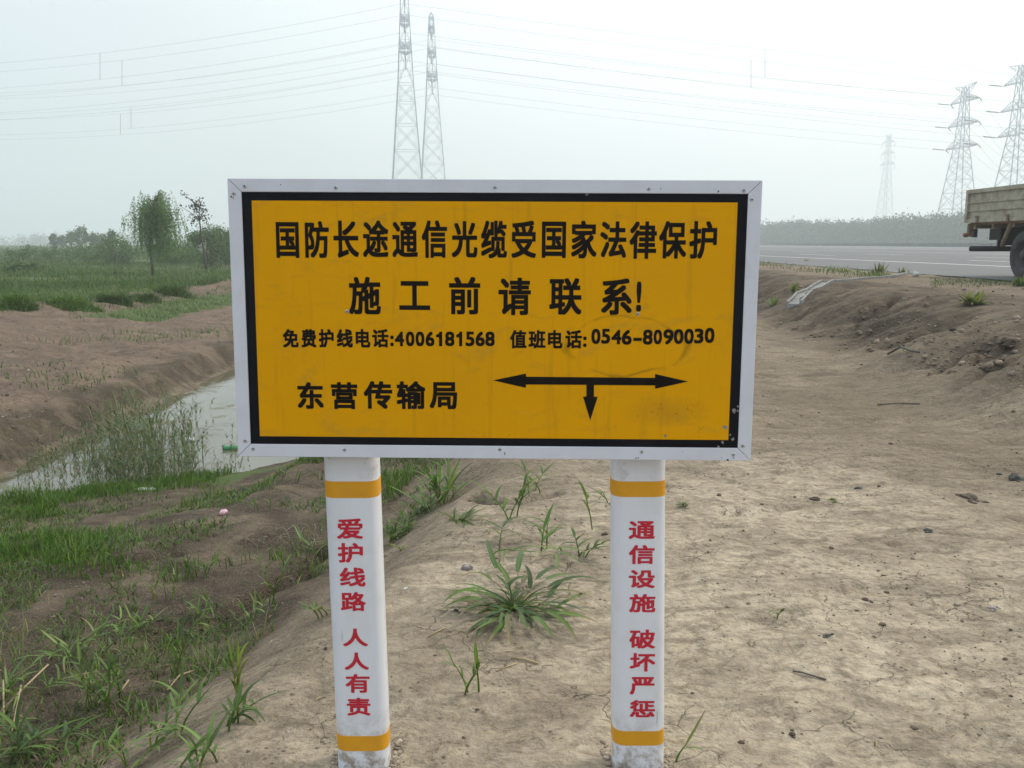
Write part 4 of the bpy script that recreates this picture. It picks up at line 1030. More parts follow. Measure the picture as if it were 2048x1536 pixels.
# rubbish
p_ = on_z(468, 899, WATER_Z)
b = MB(); b.lathe([(.001, 0), (.034, .004), (.036, .02), (.035, .06), (.036, .13), (.028, .165), (.014, .19), (.013, .205)], (0, 0, 0), 'x', 16)
o = b.build('plastic_bottle', M_green); o.location = (p_[0] - .12, p_[1], WATER_Z + .008); o.rotation_euler = (0, 0, .12)
tag(o, 'green plastic bottle floating beside the lower left corner of the board', 'bottle')
b = MB(); b.lathe([(.001, .2051), (.0155, .2051), (.0155, .225), (.001, .226)], (0, 0, 0), 'x', 12); link(bpy.data.objects.new('bottle_cap', b.mesh('bottle_cap', M_foam)), o)
M_scrap = worn('dirty_plastic', (.42, .43, .40), (.25, .24, .20), .7, 30, .9)
def slab(p, dx, dy, dz, rz, tilt, mat, name, label, cat):
    n = 7; vs = []; fs = []
    g_ = np.random.default_rng(int(abs(p[0]) * 1000))
    for side in (1, 0):
        for i_ in range(n):
            for j_ in range(n):
                a, c_ = i_ / (n - 1) * 2 - 1, j_ / (n - 1) * 2 - 1
                ed = 1 - .25 * (abs(a) * abs(c_)) ** 2 + .06 * g_.standard_normal()
                vs.append((a * dx * ed, c_ * dy * ed, (dz if side else 0) * (1 - .5 * max(abs(a), abs(c_)) ** 6) + .12 * dz * g_.standard_normal()))
        o_ = 0 if side else n * n
        for i_ in range(n - 1):
            for j_ in range(n - 1):
                q = (o_ + i_ * n + j_, o_ + (i_ + 1) * n + j_, o_ + (i_ + 1) * n + j_ + 1, o_ + i_ * n + j_ + 1); fs.append(q if side else q[::-1])
    rim = [k * n for k in range(n)] + [(n - 1) * n + k for k in range(1, n)] + [k * n + n - 1 for k in range(n - 2, -1, -1)] + [k for k in range(n - 2, 0, -1)]
    for a, c_ in zip(rim, rim[1:] + rim[:1]): fs.append((a, n * n + a, n * n + c_, c_))
    b = MB(); b.add(vs, fs, True); o = b.build(name, mat); o.location = p; o.rotation_euler = (tilt, 0, rz); return tag(o, label, cat)
q = on_z(378, 882, WATER_Z); slab((q[0], q[1], WATER_Z - .005), .07, .045, .04, .2, .05, M_foam, 'foam_block', 'white foam block floating among the thin reeds', 'foam block')
q = hit(292, 981); slab((q[0], q[1], q[2] + .004), .085, .035, .016, .1, .05, M_scrap, 'foam_scrap', 'flat white scrap lying at the grassy shore', 'scrap')
q = hit(447, 1030); slab((q[0], q[1], q[2] + .006), .026, .016, .03, .7, .5, M_pink, 'crumpled_wrapper', 'crumpled pink and white wrapper on the terrace soil', 'wrapper')
q = hit(1831, 553); slab((q[0], q[1], q[2] + .01), .06, .05, .08, .4, .2, M_foam, 'plastic_scrap', 'white plastic scrap at the upper end of the drain', 'scrap')
q = on_z(318, 897, WATER_Z); slab((q[0], q[1], WATER_Z - .003), .025, .02, .03, .4, .2, M_foam, 'foam_chip', 'tiny white foam chip in the middle of the reeds', 'foam chip')

# concrete drain down the embankment
def sweep(pts, o0, o1, z0, z1, name, mat, parent=None, lift=0):
    fine = []
    pts = [np.array(p, float) for p in pts]
    for a, c_ in zip(pts[:-1], pts[1:]): fine += [a + (c_ - a) * t for t in np.linspace(0, 1, 9)[:-1]]
    fine = np.array(fine + [pts[-1]]); T = np.gradient(fine, axis=0); T /= np.linalg.norm(T, axis=1)[:, None]; Nn = np.stack([-T[:, 1], T[:, 0]], 1)
    zc = np.convolve(np.pad(H(fine[:, 0], fine[:, 1]), 2, 'edge'), np.ones(5) / 5, 'valid') + .02 + lift
    b = MB(); vs = []; fs = []
    for p, n_, z in zip(fine, Nn, zc):
        for o_, zz in ((o0, z0), (o1, z0), (o1, z1), (o0, z1)): vs.append((*(p + n_ * o_), z + zz))
    for k in range(len(fine) - 1):
        for e in range(4): fs.append((4 * k + e, 4 * k + (e + 1) % 4, 4 * k + 4 + (e + 1) % 4, 4 * k + 4 + e))
    fs += [(0, 1, 2, 3), tuple(4 * (len(fine) - 1) + e for e in (3, 2, 1, 0))]
    b.add(vs, fs); return b.build(name, mat, parent)
dp = [hit(1655, 566)[:2], hit(1588, 612)[:2]]; dp.insert(1, (dp[0] + dp[1]) / 2)
dr = thing('drain_channel', (*dp[1], float(H(*dp[1]))), 'short grey concrete drain channel slanting down the embankment beside the board', 'drain')
sweep(dp, -.13, -.09, -.25, .03, 'side_wall', M_conc, dr, .01); sweep(dp, .09, .13, -.25, .05, 'side_wall', M_conc, dr, .01); sweep(dp, -.09, .09, -.25, -.015, 'channel_bed', M_conc, dr, .01)
tag(sweep([hit(1858, 549)[:2], hit(1790, 554)[:2], hit(1715, 560)[:2], hit(1668, 565)[:2]], -.035, .035, -.2, .025, 'edging_strip', M_conc), 'thin pale concrete edging strip from the road to the drain channel', 'edging')

# ------------------------------------------------------------------ trees
def leaves_np(C, size, pal, droop=0, aspect=.45, p=None):
    """one diamond shaped leaf per centre"""
    n = len(C); size = np.broadcast_to(size, n)
    a = rng.standard_normal((n, 3)); a[:, 2] -= droop * 2.0; a /= np.linalg.norm(a, axis=1)[:, None]
    b_ = np.cross(a, rng.standard_normal((n, 3))); b_ /= np.linalg.norm(b_, axis=1)[:, None]
    L = a * size[:, None]; W = b_ * (size * aspect)[:, None]
    V = np.stack([C - L * .5, C + W * .5, C + L * .5, C - W * .5], 1).reshape(-1, 3)
    return V, np.arange(4 * n).reshape(-1, 4), np.repeat(tints(n, pal, p, .22), 4, 0)
def tree(name, base, trunk_pts, trunk_r, limbs, C, size, pal, label, cat='tree', group=None, droop=0, aspect=.45):
    root = thing(name, tuple(base), label, cat, group)
    b = MB(); b.tube(trunk_pts, trunk_r, 8)
    for lp, lr in limbs: b.tube(lp, lr, 5)
    b.build('trunk', M_bark, root)
    V, q, c = leaves_np(C, size, pal, droop, aspect)
    link(bpy.data.objects.new('crown', mesh_np('crown', V, [q], M_leaf, c)), root)
    return root

def blob_crown(c, rx, rz, nclump, per, cs, low=-1.0):
    out = []
    for k in range(nclump):
        d_ = rng.standard_normal(3); d_ /= np.linalg.norm(d_); d_[2] = max(d_[2], low)
        q = c + d_ * np.array([rx, rx, rz]) * rng.uniform(.35, 1.0) ** .6
        out.append(q + rng.standard_normal((per, 3)) * cs * rng.uniform(.6, 1.3))
    return np.concatenate(out)

# the willow across the ditch
def willow():
    Yd = 34.0; base = hit(307, 556); Yd = base[1]; s = Yd / F * 1.0
    def W(u, v, dy=0): return at(u, v, Yd + dy)
    trunk = [base - np.array([0, 0, .1]), W(303, 520), W(299, 495), W(303, 460), W(306, 425), W(310, 400)]
    limbs = []; C = []
    tips = []
    for k in range(64):
        u = rng.normal(308, 36); u = np.clip(u, 246, 370); top = 388 + .0115 * (u - 312) ** 2 + rng.uniform(-6, 26); dy = rng.normal(0, 1.1 * s * 25)
        dy = np.clip(dy, -.9, .9)
        e = W(u, top, dy); st = np.array(trunk[2]) + (np.array(trunk[-1]) - np.array(trunk[2])) * rng.uniform(.05, 1)
        m_ = (st + e) / 2 + np.array([0, 0, .12]); limbs.append(([st, m_, e], [.022, .014, .005])); tips.append((e, st))
    for e, st in tips:
        for q in range(rng.integers(5, 9)):
            f = rng.uniform(.45, 1.05); p0 = st + (e - st) * f + rng.normal(0, .07, 3) + np.array([0, 0, .1 * f])
            ln = rng.uniform(.8, 3.0) * (.75 + .4 * (1 - f))
            n = int(27 * ln); t = rng.random(n); d_ = np.array([rng.normal(0, .14), rng.normal(0, .14), -1.0])
            out = (p0 - np.array(trunk[3]))[:2]; out /= np.linalg.norm(out) + .3
            pts = p0 + t[:, None] * ln * d_; pts[:, :2] += out * (np.sqrt(t) * .16)[:, None]
            pts += rng.normal(0, .022, (n, 3)); zmin = base[2] + .55 + .6 * rng.random(n) + .35 * (pts[:, 0] < base[0] - .1); C.append(pts[pts[:, 2] > zmin])
    C = np.concatenate(C)
    pal = np.array([(.12, .21, .065), (.145, .24, .08), (.17, .26, .10), (.095, .175, .055)])
    tree('willow_tree', base, trunk, [.065, .055, .048, .036, .024, .012], limbs, C, rng.uniform(.075, .125, len(C)), pal, 'drooping green willow standing alone in the grass across the ditch', droop=.9, aspect=.30)
willow()
def sparse_tree():
    base = hit(413, 545); Yd = base[1]
    W = lambda u, v, dy=0: at(u, v, Yd + dy)
    trunk = [base - np.array([0, 0, .1]), W(409, 510), W(402, 470), W(399, 440), W(398, 415)]
    limbs = []; C = []
    for (u, v, st) in ((392, 408, 4), (372, 392, 4), (405, 400, 4), (385, 412, 3), (410, 420, 3), (388, 438, 3), (411, 436, 3), (364, 388, 4), (360, 412, 3)):
        e = W(u, v, rng.uniform(-.3, .3)); limbs.append(([trunk[st], (np.array(trunk[st]) + e) / 2 + np.array([0, 0, .05]), e], [.02, .013, .006]))
        C.append(e + rng.normal(0, .10, (10, 3)))
    for u, v, n in ((396, 410, 70), (402, 422, 45), (388, 412, 30), (386, 440, 40), (408, 438, 35), (398, 430, 50)):
        C.append(W(u, v) + rng.normal(0, 1, (n, 3)) * np.array([.15, .12, .15]))
    pal = np.array([(.05, .055, .035), (.07, .075, .045), (.04, .045, .03)])
    C = np.concatenate(C)
    tree('sparse_tree', base, trunk, [.06, .05, .04, .03, .015], limbs, C, rng.uniform(.08, .14, len(C)), pal, 'thin nearly bare tree with a small dark crown right of the willow', aspect=.7)
sparse_tree()
# bushes in the field
BUSH = 'shrubs in the field beyond the ditch'
PBU = np.array([(.080, .145, .044), (.098, .165, .056), (.068, .120, .040), (.12, .175, .07)])
def bush(u, v, Wd, Hh, label, n=26, per=70, pal=PBU, ls=.09, dist=None):
    base = hit(u, v) if dist is None else np.array([*at(u, v, dist)[:2], 0])
    if dist is not None: base[2] = H(base[0], base[1])
    px = base[1] / F; rx = Wd * px / 2; hz = Hh * px
    C = blob_crown(base + np.array([0, 0, hz * .5]), rx, hz * .5, n, per, min(rx, hz) * .16)
    C = C[C[:, 2] > base[2]]
    limbs = [([base, base + np.array([rng.normal(0, rx * .5), rng.normal(0, rx * .4), hz * rng.uniform(.5, .8)])], [hz * .02, hz * .006]) for k in range(6)]
    return tree('shrub', base, [base - np.array([0, 0, .05]), base + np.array([0, 0, hz * .5])], [hz * .025, hz * .01], limbs, C, ls * rng.uniform(.7, 1.3, len(C)), pal, label, 'shrub', BUSH, aspect=.5)
DG = np.array([(.050, .105, .020), (.068, .130, .026), (.042, .085, .018)])
def grass_mound(u, v, Wd, Hh, label, pal):
    base = hit(u, v); px = base[1] / F; rx, hz = Wd * px / 2, Hh * px; n = int(900 * max(1, Wd / 60))
    a, r_ = rng.uniform(0, 6.28, n), np.sqrt(rng.random(n)); x = base[0] + np.cos(a) * r_ * rx; y = base[1] + np.sin(a) * r_ * rx * .7
    hh = hz * 1.25 * (.35 + .75 * (1 - r_ ** 2)) * (.75 + .55 * vn(x * 2.4, y * 2.4, 161)) * rng.uniform(.5, 1.15, n)
    o = grass_obj('grass_mound', ground_pts(x, y, -.03), np.maximum(hh, .06), .020, rng.uniform(.25, 1.1, n), pal)
    tag(link(o), label, 'grass clump', BUSH)
grass_mound(228, 606, 70, 44, 'darkest tall clump of grass on top of the far bank', GR4 * .95)
grass_mound(290, 600, 66, 34, 'middle sized grass clump just right of the darkest tall one', GR4 * 1.05)
grass_mound(352, 590, 84, 30, 'long low grass clump below the willow at the bank top', GR4)
grass_mound(150, 618, 110, 30, 'bright low grass clump left of the darkest tall one', GR2 * 1.05)
grass_mound(30, 614, 90, 30, 'bright grass clump at the left edge on the bank top', GR2)
bush(422, 535, 90, 80, 'tall hazy shrub around the foot of the thin bare tree', 40, 140, PBU, .13, dist=58)
bush(455, 530, 70, 75, 'hazy shrub half hidden by the left edge of the board', 36, 140, PBU, .13, dist=62)
bush(232, 540, 90, 50, 'grey green scrub left of the willow trunk', 36, 80, PBU, .14, dist=64)
bush(175, 530, 110, 38, 'broad low scrub further left of the willow', 36, 70, PBU, .14, dist=70)
bush(350, 535, 80, 50, 'scrub directly behind the willow', 30, 140, PBU, .14, dist=66)
bush(70, 535, 120, 30, 'low scrub line far left in the field', 36, 70, PBU, .15, dist=72)
bush(60, 560, 90, 22, 'small scrub patch in the grass at far left', 26, 70, PBU, .11, dist=46)
# distant trees on the left horizon
def far_tree(u, v0, v1, Wd, dist, label, g):
    base = np.array([*at(u, v1, dist)[:2], 0.]); base[2] = H(base[0], base[1])
    hz = at(u, v0, dist)[2] - base[2]; rx = Wd * dist / F / 2
    C = blob_crown(base + np.array([0, 0, hz * .62]), rx, hz * .42, 26, 42, rx * .24)
    tr = [base - np.array([0, 0, .1]), base + np.array([0, 0, hz * .4]), base + np.array([0, 0, hz * .85])]
    limbs = [([base + np.array([0, 0, hz * rng.uniform(.25, .6)]), base + np.array([rng.normal(0, rx * .6), rng.normal(0, rx * .6), hz * rng.uniform(.6, .9)])], [hz * .010, hz * .004]) for k in range(5)]
    tree('distant_tree', base, tr, [hz * .018, hz * .014, hz * .005], limbs, C, .30 * dist / 150 * rng.uniform(.7, 1.4, len(C)), PBU, label, 'tree', g, aspect=.6)
G = 'hazy trees on the left horizon'
for a in ((107, 467, 492, 13, 190, 'leftmost small hazy tree standing alone on the horizon'), (124, 473, 492, 12, 190, 'shorter hazy tree just right of the leftmost one'),
          (142, 464, 492, 15, 185, 'narrow hazy tree third from the left on the horizon'), (165, 458, 494, 26, 175, 'tallest broad hazy tree of the left horizon row'),
          (193, 467, 494, 24, 175, 'flat topped hazy tree right of the tallest one'), (208, 468, 494, 14, 180, 'thin hazy tree between the flat topped one and the willow'),
          (227, 461, 508, 22, 120, 'nearer darker tree left of the willow with visible trunk')):
    far_tree(*a, G)
# faint line of woods at the very edge of the plain
def wood(name, line, n, h, cw, ls, per, label, pal):
    Vs, Q, Cc, tv = [], [], [], MB(); off = 0
    (x0, y0), (x1, y1) = line
    for k in range(n):
        t = rng.random(); p = np.array([x0 + (x1 - x0) * t, y0 + (y1 - y0) * t, 0.]) + np.array([rng.normal(0, 6), rng.normal(0, 6), 0]); p[2] = H(p[0], p[1])
        hz = h * (rng.uniform(.74, 1.0) + .10 * float(vn(p[1] * .06, p[0] * .06, 171)))
        C = blob_crown(p + np.array([0, 0, hz * .55]), cw * rng.uniform(.7, 1.2), hz * .52, 12, per, cw * .28)
        C = np.concatenate([C, p + np.array([0, 0, hz * .16]) + rng.standard_normal((30, 3)) * np.array([cw * .9, cw * .9, hz * .10])])
        V, q, c = leaves_np(C, ls * rng.uniform(.7, 1.3, len(C)), pal, 0, .6); Vs.append(V); Q.append(q + off); Cc.append(c); off += len(V)
        m_ = MB()
        tv.tube([p - np.array([0, 0, .2]), p + np.array([0, 0, hz * .7])], [.12, .05], 5)
    o = thing(name, (x0, y0, 0), label, 'woods'); o['kind'] = 'stuff'
    link(bpy.data.objects.new('crowns', mesh_np('crowns', np.concatenate(Vs), [np.concatenate(Q)], M_leaf, np.concatenate(Cc))), o)
    tv.build('trunks', M_bark, o)
PF = np.array([(.020, .060, .034), (.030, .080, .044), (.016, .048, .030)])
wood('woods', ((84, 440), (190, 180)), 1150, 9.3, 2.6, .72, 18, 'long belt of hazy green woods beyond the road', PF)
wood('horizon_woods', ((-560, 700), (-120, 760)), 150, 7.5, 5.5, 1.4, 12, 'faint blue line of woods on the left horizon', PF)

# ------------------------------------------------------------------ pylons and power lines
def pylon(loc, rot, ext, susp, label, arms_half=8.0, peak=8.0):
    x, y, z0 = loc
    root = thing('pylon', (x, y, z0), label, 'pylon', 'lattice power pylons')
    k, m_ = math.cos(rot), math.sin(rot)
    def P(a, b_, z): return (x + a * k - b_ * m_, y + a * m_ + b_ * k, z0 + z)     # a: along the line, b: along the arms
    L3, L2, L1 = 32.8 + ext, 40.2 + ext, 47.8 + ext
    off = susp
    zs = [0, (L3) * .20, L3 * .38, L3 * .54, L3 * .68, L3 * .80, L3 * .90, L3 + off, L3 + off + 2.6, L2 + off, L2 + off + 2.6, L1 + off, L1 + off + 2.5, L1 + off + peak * .6]
    wd = lambda z: np.interp(z, [0, L3 * .9, L3 + off, L1 + off + 3, L1 + off + peak], [5.6, 2.2, 1.75, .85, .55])
    b = MB(); leg, br = .17, .065
    C4 = ((-1, -1), (1, -1), (1, 1), (-1, 1))
    for sx, sy in C4: b.tube([P(sx * wd(z), sy * wd(z), z) for z in zs], [leg * (1 - .35 * i_ / len(zs)) for i_ in range(len(zs))], 4, smooth=False)
    for z1, z2 in zip(zs[:-1], zs[1:]):
        dz = z2 - z1; nsub = 1 if dz > 5 else 1
        for q in range(4):
            (ax, ay), (bx, by) = C4[q], C4[(q + 1) % 4]; w1, w2 = wd(z1), wd(z2)
            b.tube([P(ax * w1, ay * w1, z1), P(bx * w2, by * w2, z2)], br, 4, smooth=False); b.tube([P(bx * w1, by * w1, z1), P(ax * w2, ay * w2, z2)], br, 4, smooth=False)
            if z1 > 0: b.tube([P(ax * w1, ay * w1, z1), P(bx * w1, by * w1, z1)], br, 4, smooth=False)
            if dz > 5:                       # secondary bracing of the tall panels
                zm = (z1 + z2) / 2; wm = wd(zm); cx, cy = (ax + bx) / 2, (ay + by) / 2
                for (ex, ey) in ((ax, ay), (bx, by)):
                    for zz in (z1 + dz * .25, z1 + dz * .75):
                        wz = wd(zz); f = .5
                        b.tube([P(ex * wz, ey * wz, zz), P((ex * .5 + cx * .5) * wz, (ey * .5 + cy * .5) * wz, zz + (dz * .0))], br * .6, 4, smooth=False)
                        b.tube([P(ex * wm, ey * wm, zm), P((ex * .5 + cx * .5) * wz, (ey * .5 + cy * .5) * wz, zz)], br * .6, 4, smooth=False)
    b.build('body', M_steel, root)
    tips = {}
    for i_, (zL, ah) in enumerate(((L1, arms_half * .93), (L2, arms_half), (L3, arms_half * 1.06))):
        za = zL + off
        for sgn in (-1, 1):
            b = MB(); w_ = wd(za); wt = wd(za + 2.5); tip = (0, sgn * ah, za)
            for a in (-1, 1):
                b.tube([P(a * w_, sgn * w_, za), P(a * .12, sgn * ah, za)], .10, 4, smooth=False); b.tube([P(a * wt, sgn * wt, za + 2.5), P(a * .1, sgn * ah, za + .15)], .09, 4, smooth=False)
            n = 5
            for q in range(1, n):
                f = q / n; f2 = (q - 1) / n
                lo = lambda a, f_: P(a * (w_ + (.12 - w_) * f_), sgn * (w_ + (ah - w_) * f_), za); hi = lambda a, f_: P(a * (wt + (.1 - wt) * f_), sgn * (wt + (ah - wt) * f_), za + 2.5 + (.15 - 2.5) * f_)
                for a in (-1, 1):
                    b.tube([lo(a, f), hi(a, f)], .05, 4, smooth=False); b.tube([lo(a, f2), hi(a, f)], .05, 4, smooth=False)
                b.tube([lo(-1, f), lo(1, f2)], .05, 4, smooth=False); b.tube([lo(1, f), lo(-1, f2)], .05, 4, smooth=False)
            b.build('crossarm', M_steel, root)
            if off > 1:
                b = MB(); T_ = P(0, sgn * ah, za - .1); Bm = P(0, sgn * ah, zL)
                b.tube([T_, Bm], .10, 6); b.build('insulator_string', M_insul, root); tips[(i_, sgn)] = [np.array(Bm)]
            else:
                tips[(i_, sgn)] = [np.array(P(0, sgn * ah, za))]
    zp = L1 + off + peak * .6
    for sgn in (-1, 1):                     # earth wire arms at the head
        b = MB(); w_ = wd(zp - 2)
        for a in (-1, 1):
            b.tube([P(a * w_, sgn * w_, zp - 2.2), P(0, sgn * (arms_half * .72 if off < 1 else 3.2), zp + .6)], .09, 4, smooth=False); b.tube([P(a * wd(zp), sgn * wd(zp), zp), P(0, sgn * (arms_half * .72 if off < 1 else 3.2), zp + .6)], .08, 4, smooth=False)
            for f in (.3, .6): 
                e = arms_half * .72 if off < 1 else 3.2
                b.tube([P(a * w_ * (1 - f), sgn * (w_ + (e - w_) * f), zp - 2.2 + 2.8 * f), P(a * wd(zp) * (1 - f), sgn * (wd(zp) + (e - wd(zp)) * f), zp + .6 * f)], .05, 4, smooth=False)
        b.build('earth_wire_arm', M_steel, root)
    return root, tips
gz = lambda x_, y_: float(H(x_, y_))
NEAR, FAR = -1, 1
A_ = pylon((-30.0, 271, -.2), 0.10, 18.2, 4.0, 'nearer tall pylon rising out of the frame behind the middle of the board', 6.8)
B_p = pylon((-26.3, 316, -.2), 0.06, 18.2, 4.0, 'second tall pylon with its tip in view just right of the nearest one', 6.8, 7.5)
C_p = pylon((149.7, 282, .3), rad(6.5), 0, 0, 'pylon cut off by the right edge of the frame above the truck', 8.75)
D_p = pylon((151.4, 320, .3), rad(6.5), 0, 0, 'fully visible tension pylon left of the truck with outstretched insulators', 8.75)
E_p = pylon((261.5, 660, .3), rad(14), 18.2, 4.0, 'smallest faint pylon far behind the woods', 7.5)

SPAC = {}
def wire(p0, p1, sag, label, group, strain=(0, 0), r=.034, root_list=None):
    p0, p1 = np.array(p0), np.array(p1); t = np.linspace(0, 1, 41)[:, None]
    P = p0 + (p1 - p0) * t; P[:, 2] -= (4 * sag * t * (1 - t))[:, 0]
    b = MB(); b.tube(P, r, 4, smooth=True)
    o = b.build('power_line', M_wire); tag(o, label, 'power line', group)
    for which, L in zip((0, 1), strain):
        if L:
            ln = np.linalg.norm(p1 - p0); q = P if which == 0 else P[::-1]; cum = np.concatenate([[0], np.cumsum(np.linalg.norm(np.diff(q, axis=0), axis=1))])
            pts = [np.array([np.interp(L * f, cum, q[:, c]) for c in range(3)]) for f in (.12, .5, 1)]
            b = MB(); b.tube(pts, .17, 6); link(bpy.data.objects.new('insulator_string', b.mesh('insulator_string', M_insul)), o)
    return P
ORD = ('topmost', 'second', 'third', 'fourth', 'fifth', 'sixth', 'seventh', 'eighth', 'ninth', 'tenth', 'eleventh', 'lowest')
order = [('A', 0, NEAR), ('A', 0, FAR), ('A', 1, NEAR), ('A', 1, FAR), ('B', 0, NEAR), ('A', 2, NEAR), ('A', 2, FAR), ('B', 0, FAR), ('B', 1, NEAR), ('B', 1, FAR), ('B', 2, NEAR), ('B', 2, FAR)]
for k, (tw, lv, sd_) in enumerate(order):
    T = (A_ if tw == 'A' else B_p)[1][(lv, sd_)][0]; far = T + np.array([-299, 77, 0])
    lab = f'{ORD[k]} power line down the sky left of the tall pylons' if 0 < k < 11 else f'{ORD[k]} power line left of the tall pylons'
    SPAC[('L', tw, lv, sd_)] = wire(T, far, 9.6 if tw == 'A' else 10.2, lab, 'power lines left of the tall pylons')
    S_ = (C_p if tw == 'A' else D_p)[1][(lv, sd_)][0]
    lab = f'{ORD[k]} power line between the tall pylons and the right hand pylons'
    SPAC[('R', tw, lv, sd_)] = wire(T, S_, 1.2, lab, 'power lines between the tall and the right hand pylons', (0, 4.6))
for k, (lv, nm) in enumerate(((0, 'upper'), (1, 'middle'), (2, 'lower'))):
    for sd_, nn in ((NEAR, 'near'), (FAR, 'far')):
        S_ = D_p[1][(lv, sd_)][0]
        wire(S_, S_ + np.array([172, 240, 0]), 9, f'{nm} power line leaving the {nn} arm of the tension pylon to the right', 'power lines leaving the tension pylon', (4.6, 0))
def spacer(a, b_, u, label):
    def pick(P):
        d_ = P - EYE; dep = d_ @ np.array([0, CP, -SP]); uu = 1024 + F * d_[:, 0] / dep; i_ = np.argsort(uu); 
        return np.array([np.interp(u, uu[i_], P[i_, c]) for c in range(3)])
    b = MB(); b.tube([pick(SPAC[a]) , pick(SPAC[b_])], .075, 5); tag(b.build('line_spacer', M_insul), label, 'spacer', 'vertical spacers between power lines')
spacer(('L', 'A', 0, NEAR), ('L', 'A', 1, NEAR), 200, 'highest vertical spacer bar hanging between the power lines at upper left')
spacer(('L', 'A', 0, FAR), ('L', 'A', 1, FAR), 244, 'faint vertical spacer just right of and below the highest one at upper left')
spacer(('L', 'B', 1, NEAR), ('L', 'B', 2, NEAR), 262, 'rightmost of the lower two spacers among the left power lines')
spacer(('L', 'B', 1, FAR), ('L', 'B', 2, FAR), 241, 'lowest vertical spacer among the left power lines')
spacer(('R', 'A', 0, NEAR), ('R', 'A', 1, NEAR), 1530, 'right one of the two spacers in the pale sky right of centre')
spacer(('R', 'A', 0, FAR), ('R', 'A', 1, FAR), 1502, 'left one of the two spacers in the pale sky right of centre')

